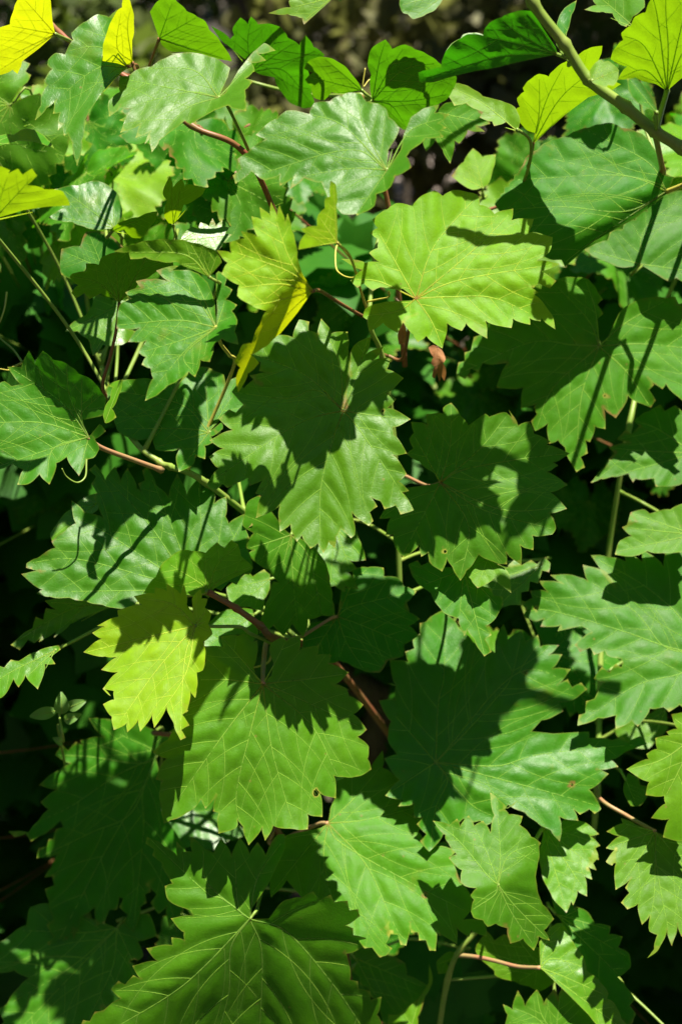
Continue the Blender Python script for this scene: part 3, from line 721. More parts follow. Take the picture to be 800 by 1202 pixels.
leaf('ml', 'm 235,595', 'm -30,690 80,640 160,600 252,574 257,590 215,620 232,650 195,655 160,752 110,705 80,747 60,720 10,795 -30,795', ['m 60,680 -20,730', 'm 160,740', 'm 80,740'], 0.960, (0, 0.68), youth=.2, wax=.9)
leaf('ml', 'i 420,690', 'm 215,95 255,50 i 230,800 300,720 380,660 425,650~ 420,720~ m 330,60 290,95 230,132', ['m 225,110', 'i 320,715'], 1.038, (0, 0.60), youth=.15, wax=1.0)
leaf('ml', 'n 157,347', 'm 620,345 665,280 700,215 780,165 n 90,170 150,178 285,148 300,190 352,245~ 250,295~ 157,347~ 100,362~ 0,345~ m 700,350', ['n 130,310 m 730,230', 'n 150,290 150,182', 'n 200,230 283,152', 'n 230,280 340,240'], .962, (0, 0.03), youth=.42, wax=.4, pet='n 280,415 385,490', petmat='red', pr=.0017, pd=.985)
leaf('ml', 'n 105,490', 'n 105,490~ 95,420~ 92,372 128,338 135,372 156,376 150,410 175,440 165,480 180,525 145,560 150,610 138,680 115,690 112,760 r 105,65 85,42 68,128 55,95 42,242 15,180 q 710,108 660,190 650,140 600,207 590,165 545,212 540,180 490,200 478,150 447,98 485,75 483,42 445,30 m 470,785 445,758 500,688 440,675 495,625 450,620 365,600 430,545 400,520 455,490 420,488 505,450 505,425 605,400 578,365 660,350 665,328 712,340 715,315 770,350 790,310 n 60,312 70,400~ 100,440~',
     ['m 660,690 q 500,190', 'm 600,545 375,600', 'm 740,400 585,368', 'm 790,700 q 650,180', 'n 60,640 r 42,235', 'n 150,470', 'n 150,420 130,345'], 0.932, (0.05, 0.45), [('q 500,190 n 105,490', -.28)], youth=0.86, wax=.45, red=.3, pet='n 200,492 300,495 345,525 425,558', petmat='green', pd=.995, label='bright yellow-green leaf hanging left of centre')
leaf('ml', 'n 395,738', 'n 395,738~ 432,700~ 440,650 422,585 432,560 480,540 495,552 550,535 552,592 630,577 628,612 682,617 675,650 752,690 708,738 757,762 s 0,10 62,35 72,60 125,100 95,140 140,205 112,235 155,278 150,330 160,372 110,405 55,408 r 700,405 700,492 640,480 642,572 588,570 580,625 530,630 440,620 405,672 390,625 335,690 310,620 288,590 285,620 210,642 205,560 185,552 195,485 150,537 132,505 90,550 0,592 q 702,602 690,540 680,475 692,425 668,415 705,330 662,300 715,250 n 40,900 80,800 120,680 150,640 150,582 225,580 222,540 290,532 318,525 345,560 368,555 370,610 355,665 362,705~',
     ['r 410,140 440,320 525,615', 'r 235,215 20,520', 'r 600,185 s 20,400', 'n 600,715 750,695', 'n 250,720 130,720', 'n 310,640 230,550', 'n 450,640 490,555', 'r 340,220 280,500 330,680', 'r 520,60 s 140,205'], 0.954, (0, 0.19), [('r 530,630 n 395,738', .42)], youth=.19, wax=.5, red=.9, pet='n 398,650 410,560', petmat='pink', pr=.0017, pd=1.005, label='broad notched leaf with a toothed shadow across it', holes='r 622,475,7,10')
leaf('ml', 'n 515,102', 'n 515,102~ 560,118 620,160 670,245 680,300 690,380 695,440 650,445 590,465 565,530 520,480 480,525 440,490 385,515 395,440 420,370 440,300~ 462,305 420,250 330,185 355,165 322,155 350,95 308,60 315,20 330,-40 380,-60 430,0~ 490,80~',
     ['n 470,260 390,505', 'n 520,250 540,470', 'n 590,200 645,440', 'n 430,130 330,160'], 1.018, (0, 0.22), [('n 515,102 440,310', -.55)], youth=.12, wax=.4, red=.6)
leaf('ml', 'o 20,450', 'o 20,450~ 40,330 100,325 90,250 150,240 215,245 220,275 280,285 305,320 350,345 320,390 330,430 365,460 330,490 360,530 310,570 300,620 240,640 200,690 130,680 70,650 30,640 0,650 n 600,640 560,590 575,520 600,480~ 700,457~', ['o 120,485 320,570', 'o 90,405 340,345', 'o 60,560 130,670', 'o 90,300 150,245', 'n 640,560 600,630'], 1.043, (0, 0.41), youth=.05, wax=.4, red=1.0, pet='n 680,460 560,535', petmat='pink', pd=1.03)
leaf('ml', 'n 425,290', 'n 240,325 300,285 425,270~ 425,330 400,375 390,420 340,410 280,400 250,380', ['n 250,330', 'n 300,395'], 1.050, (0, 0.52), youth=.2, wax=.9)
leaf('ml', 'n 360,440', 'n 160,480 240,420 350,420~ 375,520 340,560 290,530 220,540 225,585 150,580', ['n 165,570', 'n 250,430'], 1.077, (0, 0.49), youth=.2, wax=.9)

# right shoot
leaf('rt', 'h 445,750', 'h 445,750~ 470,740~ 530,610 560,580 640,545 730,545 850,600 l 850,300 800,255 730,185 715,203 655,158 662,278 570,240 515,322 465,288 468,372 430,368 405,430 388,425 348,552 300,455 270,428 235,435 225,355 178,378 182,268 118,282 120,202 10,200 k 700,190 742,98 640,95 535,140 h -60,700 0,620 150,540 250,470 320,455 400,465 440,520 435,640~',
     ['l 370,240 348,545', 'h 330,745 150,735 k 545,138', 'h 620,740 840,760', 'l 560,130 655,270', 'h 400,640 270,500', 'h 430,600 390,475', 'h 560,650 720,560', 'l 250,200 180,370'], 1.086, (0, 0.16), youth=.17, wax=.35, label='big leaf on the right, dark with a lit lower edge', holes='l 470,235,3,3')
leaf('rt', 'h 620,400', 'h 840,90 740,100 600,210 480,300 390,340 460,385 560,415 620,400~ 700,450 840,460', ['h 640,250 800,110', 'h 420,345', 'h 840,430'], 1.078, (0, 0.30), youth=.03, wax=.4)
leaf('rt', 'l 850,480', 'l 415,603 470,540 482,510 512,480 490,455 575,435 530,420 640,380 600,340 660,300 800,300 850,300~ 850,640~ 800,610 690,618 680,590 600,590 590,602 570,570 500,580 450,590', ['l 640,470 495,458', 'l 640,540 420,600', 'l 700,380 610,345'], 1.106, (.05, 0.31), youth=.08, wax=.45)
leaf('rt', 'p 850,100', 'l 555,800 605,770 585,735 640,720 660,735 750,720 850,690 p 850,170~ 740,180 650,170 600,190 520,180 535,125 580,105 550,70 605,45 580,10', ['p 560,70', 'p 590,10', 'p 530,170'], 1.071, (0, 0.40), youth=.2, wax=.45)
leaf('rt', 'p 860,610', 'p 410,188 470,192 557,212 560,180 630,215 635,168 720,232 738,168 850,190~ 860,780~ t 850,90 720,110 665,120 610,187 585,170 520,195 515,148 440,155 360,183 p 425,800 462,732 428,715 540,665 548,648~ 540,630 478,615 470,595 350,568 415,515~ 370,490~ 268,513 280,488 200,490 210,462 175,470 127,447 135,420 105,380 130,385 160,370 155,342 222,340 195,300 290,308 245,275 350,278 395,295 382,235 480,265 515,330~ 480,290~',
     ['p 715,572 540,510 240,425 130,430', 'p 800,465 640,320 415,192', 'p 800,690 600,745 t 365,180', 'p 720,575 600,430 395,290'], 1.071, (.05, 0.40), youth=.08, wax=0.5, red=.2, label='long-lobed leaf on the right edge with dull sheen', holes='p 175,415,4,3 p 420,640,3,3')
leaf('rt', 't 860,230', 't 850,140 760,145 775,200 735,215 745,230 690,245 690,285 650,310 655,330 570,375 655,430 650,480 720,490 725,520 675,580 740,590 725,660 800,680 850,690', ['t 720,330 575,375', 't 760,430 680,575', 't 770,160'], 1.009, (0, 0.22), youth=.34, wax=.4)
leaf('rt', 't 685,640', 't 685,640~ 600,610 540,585 545,605 485,640 530,660 480,710 515,720 480,770 500,782 x 515,60 480,105 515,115 520,220 580,180 570,305 610,290 630,370 660,340 660,405 690,420 680,480~ 650,520 700,480 735,400 755,458 780,375 800,420 850,400~ 850,-20~ t 850,650 760,672 720,655~', ['x 690,120 750,450', 'x 800,120 850,200', 't 490,705', 'x 600,120 530,215', 't 560,610', 'x 680,250 650,400'], 1.027, (.05, 0.44), youth=.2, wax=.5, pet='t 560,570 450,500', petmat='pink', pr=.0014, pd=1.07, label='coarse-toothed leaf hanging on a pink stalk at the right edge')
leaf('rt', 't 730,120', 't 530,200 600,160 730,112~ 740,200 690,250 650,290 560,270 510,210', ['t 530,260', 't 660,285'], 1.190, (0, 0.48), youth=.2, wax=.7)
leaf('rt', 't 560,420', 't 570,400 650,480 620,530 580,530 550,470', ['t 600,520'], 1.096, (0, 0.20), youth=.1, wax=.4)
leaf('rt', 's 440,345', 'o 320,640 400,470 470,430 540,500 600,560 640,580 690,600 p 8,540 38,490 58,545 112,515 132,555 182,535 195,575 268,575 235,612 282,615 250,670 317,678 270,740 387,762 t 315,85 275,90 288,125 200,165~ 158,212~ 250,222~ 402,213 405,238 500,250 650,265~ 560,300 500,335 522,362 440,375 480,395 408,462 447,540 340,548 352,590 280,580 285,620 275,675 240,635 180,600 130,560 60,530 s 680,600 560,590 470,655 415,718 385,580 352,575 345,525 285,530 300,505 233,485 282,420 228,330 270,310 235,245 245,170 205,85 262,75 268,20 o 238,735 268,740 250,640',
     ['s 570,215 690,80 p 70,710 115,520', 's 700,360 t 200,310 640,265', 's 450,100 o 475,700 480,440', 's 540,470 650,560 t 270,660', 's 490,420 440,540 418,700', 's 350,240 270,150', 's 250,470', 'p 100,690 380,762', 't 150,450 440,530'], 1.052, (0, 0.30), youth=.1, wax=.7, red=.3, label='very large dark leaf with one bright upper lobe', holes='t 330,440,3,4 p 130,690,3,3')

# bottom shoot
leaf('bt', 'r 672,605', 'r 672,605~ 640,625~ 495,655 470,700 440,790 v 470,60 425,195 432,252 495,185~ 560,260 620,330 w 0,320 60,370 110,440 225,500 225,388 240,370 312,457 332,372 437,480 442,395 527,450 530,390 582,425 590,400 650,420 640,362 560,355 595,300 590,250 545,190 500,90 525,60 440,40 s 400,690 370,640 388,580 345,565 350,510 270,545 290,500 235,480 280,425 218,365 212,300 160,372 50,410 0,440 r 700,500 680,560~',
     ['w 40,30 320,190 590,330', 's 140,590 345,540', 's 90,500 215,350', 'v 655,100 720,330 w 215,480', 'v 560,80 435,240', 'w 150,130 290,420 437,470'], 1.051, (0, 0.50), youth=.24, wax=0.45, red=.8, pet='r 620,612 430,690', petmat='pink', pr=.0015, pd=1.11, label='pale veined leaf at the bottom crossed by toothed shadows', holes='w 395,250,3,3')
leaf('bt', 'v 338,352', 'u 635,8 700,40 755,78 757,28 v 60,62 90,62 92,6 140,50 183,68 218,14 262,82 298,10 338,72 372,32 405,75 450,0 r 455,655 485,655 v 485,60~ 420,200~ 345,310~ 338,352~ 420,350 490,270 560,260 700,280 800,340 w 60,380 125,470 65,502 80,610 165,695 205,688 190,760 220,860 u 300,860 440,742 512,690 483,655 597,605 573,555 668,530 633,480 735,462 735,433 785,440 v 55,410 10,352 98,338 85,318 -10,270 u 708,213 733,200 690,110',
     ['v 150,550 0,675 u 450,840', 'v 220,265 150,235 u 645,15', 'v 390,500 380,850', 'v 500,410 700,640 w 150,850', 'v 370,180 470,30', 'v 260,470 250,660 v 210,820', 'v 290,300 275,100', 'v 160,200 140,60'], .965, (0, 0.08), [('u 450,860 v 338,352', .75)], youth=.1, wax=.4, red=.1, label='big dark leaf with bright yellow veins at the bottom')
leaf('bt', 'q 665,325', 'q 385,160 430,158 480,165 500,190 620,190 700,230 735,210 700,270~ 665,325~ 690,420~ 690,550~ 760,660 u 800,100 800,200 760,340 725,380 710,300 680,325 660,180 640,190 600,300 570,400 525,265 510,260 415,370 405,305 350,345 315,432 310,390 285,440 280,430 235,490 230,355 210,275 245,165 195,170 q 215,800 250,735 165,750 270,620 260,595 170,660 45,640 120,640 160,600 205,545 180,515 245,460 175,440 250,380 300,350 245,315 355,270 345,252 440,235',
     ['q 600,470 510,620 420,780 u 240,470', 'q 500,400 290,540 60,640', 'q 590,350 380,320 250,315', 'q 650,290 510,225', 'q 610,470 612,650 u 570,390', 'q 560,560 400,640 180,745', 'q 655,280 690,240'], 1.184, (.05, 0.36), [('q 665,325 200,600', -.35)], youth=.08, wax=.45, red=.0, label='dark drooping leaf low on the left with lit tip')
leaf('bt', 'u 500,390', 'u 500,390~ 560,345 630,335 662,420 592,447 612,510 575,545 590,600 480,652 512,690 445,750 440,730 380,850 15,850 30,715 65,660 120,605 60,575 -30,580 -30,560 20,440 110,375 130,300 200,285~ 330,330~', ['u 375,520 60,850', 'u 350,410 100,400', 'u 580,560', 'u 480,560 380,780', 'u 300,560 30,720'], 1.149, (.1, 0.35), youth=.1, wax=0.6, red=0, label='dusky leaf in the bottom left corner, right side lit', holes='u 572,532,9,5 u 442,738,5,8')
leaf('bt', 'r -30,450', 'q 630,605 690,530 r 0,590 100,520 190,490 205,640 285,610 320,650 250,680 180,720 100,700 0,720 q 680,690', ['r 250,660', 'r 20,600', 'r 200,520'], 1.204, (0, 0.50), youth=.05, wax=1.0)
leaf('bt', 'w 330,830', 'w 412,540 425,625 395,680 362,770 350,850 200,850 280,760~ 370,690~ 410,625~', ['w 412,550'], 1.118, (-.5, 0.50), youth=.3, wax=.8)
leaf('bt', 'w 100,520', 'w 90,450 200,500 310,540 320,590 400,640 330,720 220,790 200,700 120,600', ['w 380,640', 'w 230,770'], 1.156, (0, 0.20), youth=.05, wax=.4)
leaf('bt', 'w 540,508', 'w 445,530 500,490 540,510 490,540 495,575 455,580', ['w 450,545'], 1.128, (0, 0.30), youth=.3, wax=.4)

# bottom right shoot
leaf('br', 'w 705,205', 's 435,598 500,610 530,590 545,615 580,578 605,612 640,600 672,640 690,570 675,478 705,500 745,540 770,530 800,500 t 22,550 45,545 62,565 115,578 110,610 145,645 155,662 195,690 x 190,40 185,110~ 175,170~ 185,240~ 205,290 250,352 240,365 215,400 230,440 190,430 165,478 120,440 70,450 50,395 5,375 w 660,385 640,360 600,345~ 590,320 600,270 588,250 610,222 560,208 545,190 548,145 500,92 525,75 495,30 480,5 s 480,655',
     ['w 660,165 540,20 s 440,602', 'w 715,80 s 700,510', 'x 60,80 t 190,690', 'x 90,300 220,430', 'w 690,250 600,310', 'w 650,50 s 585,585', 'w 760,320 x 170,470'], 0.982, (0, 0.48), [('w 705,205 x 170,60', .7)], youth=.1, wax=.5, red=.2, label='dark upright leaf with two tiny new leaflets at its stalk')
for pts, tip in (('w 708,212 725,190 750,182 780,188 765,205 735,216', 'w 775,190'), ('w 728,222 760,222 785,235 800,255 770,248', 'w 795,250')):
    leaf('br', 'w 710,214', pts, [tip], 1.01, (0, .6), youth=.75, wax=.5, tooth=30, pet='none', wave=.3)
leaf('br', 'x 200,-50', 't 375,598 440,650 410,660 447,700 430,710 442,745 400,790 x 440,40 425,45 440,95 405,92 430,140 400,130 412,180 385,170 390,250 355,235 335,290 325,275 305,318 240,245 200,150 190,60~ t 210,640~ 300,590', ['x 305,310', 'x 430,140', 'x 390,240', 't 440,690'], 1.069, (0, 0.52), youth=.34, wax=.7, label='pale sunlit leaf behind the dark upright leaf')
leaf('br', 'x 195,560', 'x 195,560~ 190,450 265,370 290,370 320,430 345,470 385,530 395,570 450,620 485,670 480,690 510,710 540,780 575,830 470,850~ 400,760~ 300,660~', ['x 370,690 560,830', 'x 250,520 390,560', 'x 220,450 290,375', 'x 300,600 480,680'], 1.051, (.1, 0.45), youth=.32, wax=.85, red=.2, pet='x 100,555 0,530 w 620,515 530,505', petmat='pink', pr=.0014, pd=1.11, label='pale leaf folded along its rib at the bottom edge')
leaf('br', 'x 195,560', 'w 610,475 660,410 690,440 730,420 780,450 x 40,420 100,430 190,480 195,555~ 260,620 190,660 150,640 90,620 0,590 w 690,575 610,490', ['w 620,485', 'x 100,440', 'x 100,620'], 1.097, (0, 0.13), youth=.25, wax=.3, pet='none')
leaf('br', 'x 260,850', 'x 40,720 75,735 100,665 130,720 180,660 210,710 255,655 270,690 290,650 330,690 450,800 450,860~ 30,860~ 55,760', ['x 170,770 60,725', 'x 200,760 180,670', 'x 280,660'], 1.052, (0, 0.15), youth=.14, wax=.4)
leaf('br', 'x 260,330', 'x 240,250 340,310 350,300 400,325 415,350 430,370 490,385 490,415 540,430 530,470 575,500 580,560 530,600 560,640 590,790 560,830 540,780 480,660 390,560 320,430 290,370~ 260,330~', ['x 560,620', 'x 480,395', 'x 575,520'], 1.084, (0, 0.38), youth=.05, wax=.4)

# ------------------------------------------------------------------ tendrils and a dry leaf
def tendril(shoot, path, d0, d1, r=.0006, mat='yellow'):
    s = SHOOTS[shoot]
    q = parse(path)[0]
    W = catmull([tuple(unproj(p[0], p[1], d0 + (d1 - d0) * i / (len(q) - 1))) for i, p in enumerate(q)], 8)
    n = len(W)
    V, F = tube([Vector(p) - s.base for p in W], [r * (1.3 - .6 * i / n) for i in range(n)], 6)
    link('tendril', new_mesh('tendril', V, F, mat), s.root)
tendril('ct', 'f 770,375 712,320 705,410 730,445 775,458 820,440', .985, .95)
tendril('ct', 'g 150,560 200,550 240,540 240,515', .985, .95)
tendril('lf', 'i 378,450 370,510 365,580 330,605 285,580 265,545', .97, .95, mat='green')
tendril('lf', 'e 30,520 20,590 0,650', 1.04, 1.02)
tendril('lf', 'i 95,90 60,40 20,5 -20,-30', 1.0, 1.02, mat='green')
tendril('lf', 'i 95,95 60,110 40,125 0,120', 1.0, .98)
tendril('bt', 'n 440,565 430,620 410,650 350,670', 1.02, 1.01, .0008, 'yellow')
tendril('tc', 'c 175,420 175,380 160,340 130,370 140,290', .98, .97, mat='yellow')

def dry_leaf(label, J, outline, mains, d):
    P, sm = parse(outline); Jp = parse(J)[0][0]
    Q, F, e, vv, vV, vF, vE, Jc = leaf_geometry(Jp, P, sm, [np.vstack([Jp, parse(t)[0]]) for t in mains], d, (.5, .3), [(Jp[0], Jp[1], Jp[0] + 3, Jp[1] + 20, 1.2, 0), (Jp[0] - 4, Jp[1], Jp[0] - 2, Jp[1] + 20, -.9, 0)], .3, 6.0, 5, 2.5, 30, .3)
    root = bpy.data.objects.new('dry_leaf', None); COL.objects.link(root)
    root.location = CAM + RC @ Vector(Jc); root.empty_display_size = .02
    link('blade', new_mesh('blade', Q, F, 'dry', attrs={'edge': e, 'vein': vv}), root, rot=QC)
    link('veins', new_mesh('veins', vV, vF, 'dry', attrs={'edge': vE}), root, rot=QC)
    V, Fc = tube([Vector((0, 0, 0)), Vector((.002, .004, -.004)), Vector((.001, .012, -.010)), Vector((-.004, .02, -.02))], [.0007] * 4, 6)
    link('stalk', new_mesh('stalk', V, Fc, 'bark'), root, rot=QC)
    tag(root, label, 'leaf', 'dry leaves caught in the vine')
dry_leaf('crumpled brown dry leaf hanging below the glossy lime leaf', 'k 445,30', 'k 412,30 430,18 452,28 470,45 482,80 474,96 484,125 476,168 464,150 456,172 446,138 432,160 424,150 434,112 420,96 428,70', ['k 455,165', 'k 480,70'], 1.03)
dry_leaf('small tan dry scrap beside the red stalk under the glossy lime leaf', 'g 300,650', 'g 280,690 300,650 315,680 308,735 285,740', ['g 295,735'], 1.0)

# ------------------------------------------------------------------ the old vine with its shaded inner leaves
random.seed(11)
def proto_leaf(seed):
    rg = random.Random(seed)
    J = np.array([400., 601.])
    R = 118.
    tips = [(0, 1.0), (52, .86), (100, .70), (140, .56)]
    sin_ = [(27, .66), (77, .60), (121, .50)]
    pts, mains = [], []
    def pol(a, r): return (J[0] + R * r * math.sin(math.radians(a)), J[1] + R * r * math.cos(math.radians(a)))
    side = []
    for sgn in (1, -1):
        L = []
        f = rg.uniform(.9, 1.1)
        seq = []
        for i, (a, r) in enumerate(tips):
            a2 = a + rg.uniform(-5, 5) * (i > 0); r2 = r * rg.uniform(.92, 1.08)
            seq.append((a2, r2)); 
            if i > 0 or sgn == 1: mains.append(np.array([J, pol(sgn * a2 * .6, r2 * .5), pol(sgn * a2, r2 * .98)]) if i else np.array([J, pol(rg.uniform(-4, 4), .5), pol(0, r2)]))
            if i < 3: seq.append((sin_[i][0] + rg.uniform(-4, 4), sin_[i][1] * rg.uniform(.95, 1.25) * f))
        seq.append((165, .30)); side.append([pol(sgn * a, r) for a, r in seq])
    right = side[0]; left = side[1]
    P = np.array(right + [tuple(J)] + left[:0:-1])
    sm = [False] * len(P); sm[len(right) - 1] = sm[len(right)] = True
    return leaf_geometry(J, P, sm, mains, .93, (0, 0), [(400, 601 + 100, 400, 601, rg.uniform(-.1, .35), 0)], rg.uniform(.05, .25), 1.6, seed, 7.0, 15., .55)
PROTO = []
for k in range(6):
    Q, F, e, vv, vV, vF, vE, Jc = proto_leaf(50 + k)
    PROTO.append((new_mesh('leaf', Q, F, 'leaf', attrs={'edge': e, 'vein': vv}), new_mesh('veins', vV, vF, 'vein', attrs={'edge': vE})))

old = bpy.data.objects.new('grape_vine', None); COL.objects.link(old)
old_base = Vector((0.05, 1.62, 0.0)); old.location = old_base
tag(old, 'woody old grape vine with the shaded inner leaves behind the sunlit shoots', 'vine')
arms = []
trunk = catmull([(0.05, 1.62, -.02), (0.07, 1.60, .2), (0.03, 1.63, .45), (0.06, 1.61, .66)], 8)
V, F = tube([Vector(p) - old_base for p in trunk], [.030 - .008 * i / len(trunk) + .004 * math.sin(i * 1.3) for i in range(len(trunk))], 12)
link('trunk', new_mesh('trunk', V, F, 'bark'), old)
for sx in (-1, 1):
    for zz, n in ((.66, 1),):
        W = catmull([(0.06, 1.61, .64), (0.06 + sx * .15, 1.60, .72), (0.06 + sx * .42, 1.58, .76), (0.06 + sx * .8, 1.60, .78)], 8)
        V, F = tube([Vector(p) - old_base for p in W], [.018 - .008 * i / len(W) for i in range(len(W))], 10)
        link('arm', new_mesh('arm', V, F, 'bark'), old); arms.append(W)
for k in range(11):
    x = -.62 + k * .124 + random.uniform(-.03, .03)
    y0 = 1.59; z0 = .74
    W = catmull([(x, y0, z0 - .02), (x + random.uniform(-.05, .05), y0 + random.uniform(.0, .08), z0 + .18), (x + random.uniform(-.1, .1), y0 + random.uniform(.02, .12), z0 + .34), (x + random.uniform(-.14, .14), y0 + random.uniform(.05, .2), z0 + random.uniform(.38, .48))], 8)
    V, F = tube([Vector(p) - old_base for p in W], [.0045 - .0025 * i / len(W) for i in range(len(W))], 8)
    link('cane', new_mesh('cane', V, F, 'red' if k % 3 else 'green'), old); arms.append(W)
for k in range(6):      # low canes drooping towards the viewer
    x = -.5 + k * .2
    W = catmull([(x, 1.58, .76), (x + .03, 1.54, .70), (x - .03, 1.45, .52), (x + random.uniform(-.08, .08), 1.35, .30)], 8)
    V, F = tube([Vector(p) - old_base for p in W], [.004 - .002 * i / len(W) for i in range(len(W))], 8)
    link('cane', new_mesh('cane', V, F, 'green'), old); arms.append(W)
ARM = np.vstack(arms)

from mathutils.bvhtree import BVHTree
bv, bf = [], []
for o in list(COL.objects):
    if o.type == 'MESH' and o.name.split('.')[0] == 'leaf' and o.parent and o.parent.name.startswith('grape_vine_shoot'):
        Mw = Matrix.Translation(o.parent.location + o.location) @ o.rotation_quaternion.to_matrix().to_4x4()
        b0 = len(bv); bv += [Mw @ v.co for v in o.data.vertices]; bf += [tuple(b0 + i for i in p.vertices) for p in o.data.polygons]
SHADE = BVHTree.FromPolygons(bv, bf)
def sun_share(P, q, R):
    n = 0
    for a, b in ((0, -.2), (0, -.7), (.5, -.3), (-.5, -.3), (.35, .1), (-.35, .1), (.3, -.6), (-.3, -.6)):
        if SHADE.ray_cast(P + q @ Vector((a * R, b * R, 0)) + L_W * .004, L_W)[0] is None: n += 1
    return n / 8.0
def wall_depth(py):                       # how far the leafy front lies at this height
    return .99 + max(0., (py - 200)) / 900. * .17
def fill_leaf(px, py, d, size, youth, wax, rg, limit=1.0):
    k = rg.randrange(len(PROTO))
    q = QC @ Quaternion((0, 0, 1), rg.uniform(-1.0, 1.0)) @ Quaternion((0, 1, 0), rg.uniform(-.7, .7)) @ Quaternion((1, 0, 0), -rg.uniform(.0, 1.05))
    Pw = unproj(px, py, d)
    if sun_share(Pw, q, .066 * size) > limit: return False
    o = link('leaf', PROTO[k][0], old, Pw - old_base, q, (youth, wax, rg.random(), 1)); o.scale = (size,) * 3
    link('veins', PROTO[k][1], o, color=(youth, .4, rg.random(), 1))
    end = Vector(ARM[np.argmin(((ARM - np.array(Pw)) ** 2).sum(1))])
    L = (end - Pw).length
    mid = Pw + (q @ Vector((0, .6, -.8))) * min(.03, L * .4)
    W = catmull([tuple(Pw), tuple(mid), tuple(mid.lerp(end, .55) + Vector((0, .01, -.01))), tuple(end)], 5)
    qi = q.inverted()
    V, F = tube([(qi @ (Vector(p) - Pw)) / size for p in W], [.0010 / size] * len(W), 5, False)
    link('petiole', new_mesh('petiole', V, F, 'red' if k % 2 else 'green'), o)
    return True
# the dense mass further in, too deep to tell its leaves apart: a roof of leaves first, then what hangs in its shade
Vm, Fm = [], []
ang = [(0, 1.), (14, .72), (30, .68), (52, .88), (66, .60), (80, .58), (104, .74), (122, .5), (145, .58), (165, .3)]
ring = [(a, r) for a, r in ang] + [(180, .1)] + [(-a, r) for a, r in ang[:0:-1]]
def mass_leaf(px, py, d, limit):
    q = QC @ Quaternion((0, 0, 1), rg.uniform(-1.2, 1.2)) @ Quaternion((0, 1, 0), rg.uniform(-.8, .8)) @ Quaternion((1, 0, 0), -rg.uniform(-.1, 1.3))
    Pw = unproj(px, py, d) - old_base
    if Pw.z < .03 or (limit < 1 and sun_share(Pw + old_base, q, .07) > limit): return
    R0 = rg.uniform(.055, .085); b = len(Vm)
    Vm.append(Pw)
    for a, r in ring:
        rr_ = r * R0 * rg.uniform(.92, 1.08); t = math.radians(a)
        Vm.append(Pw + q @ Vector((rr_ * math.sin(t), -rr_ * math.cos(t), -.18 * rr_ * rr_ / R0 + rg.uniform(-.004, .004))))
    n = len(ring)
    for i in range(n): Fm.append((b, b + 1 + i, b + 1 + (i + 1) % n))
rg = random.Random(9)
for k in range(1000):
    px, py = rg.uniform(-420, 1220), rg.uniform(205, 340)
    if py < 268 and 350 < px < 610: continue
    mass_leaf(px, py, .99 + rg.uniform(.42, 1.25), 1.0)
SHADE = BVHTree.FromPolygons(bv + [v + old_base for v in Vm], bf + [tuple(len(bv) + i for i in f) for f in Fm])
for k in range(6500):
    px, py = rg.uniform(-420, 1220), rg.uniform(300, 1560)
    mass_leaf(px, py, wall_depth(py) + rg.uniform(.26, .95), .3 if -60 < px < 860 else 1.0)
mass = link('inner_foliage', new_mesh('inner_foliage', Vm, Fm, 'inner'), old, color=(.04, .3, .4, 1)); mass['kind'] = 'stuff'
rg = random.Random(5)
cnt = 0
for row in range(17):
    py = 120 + row * 88
    for colm in range(15):
        px = -260 + colm * 94 + rg.uniform(-38, 38) + (row % 2) * 47
        y = py + rg.uniform(-34, 34)
        if y < 270 and 370 < px < 600: continue
        if y < 130 and -40 < px < 620: continue
        out = px < -90 or px > 890 or y > 1290
        lim = 1.0 if out or y < 250 else .15 if rg.random() < .8 else .5
        for attempt in range(9):
          d = wall_depth(y) + (.09 if px > 540 and y < 560 and not out else 0) + (rg.uniform(-.02, .25) if out else rg.uniform(.09, .32) if y < 280 else rg.uniform(.16, .48))
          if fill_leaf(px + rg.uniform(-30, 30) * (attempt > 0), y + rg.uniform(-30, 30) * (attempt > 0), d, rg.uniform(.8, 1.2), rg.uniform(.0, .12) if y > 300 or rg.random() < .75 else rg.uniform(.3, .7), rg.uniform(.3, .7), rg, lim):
              cnt += 1; break
for k in range(42):
    px = rg.uniform(-80, 360) if k % 3 else rg.uniform(610, 880)
    y = rg.uniform(120, 330)
    if fill_leaf(px, y, (.99 if px < 500 else 1.13) + rg.uniform(.07, .42), rg.uniform(.75, 1.15), rg.uniform(0, .15) if rg.random() < .8 else rg.uniform(.3, .6), rg.uniform(.4, .8), rg): cnt += 1
print('inner leaves', cnt)
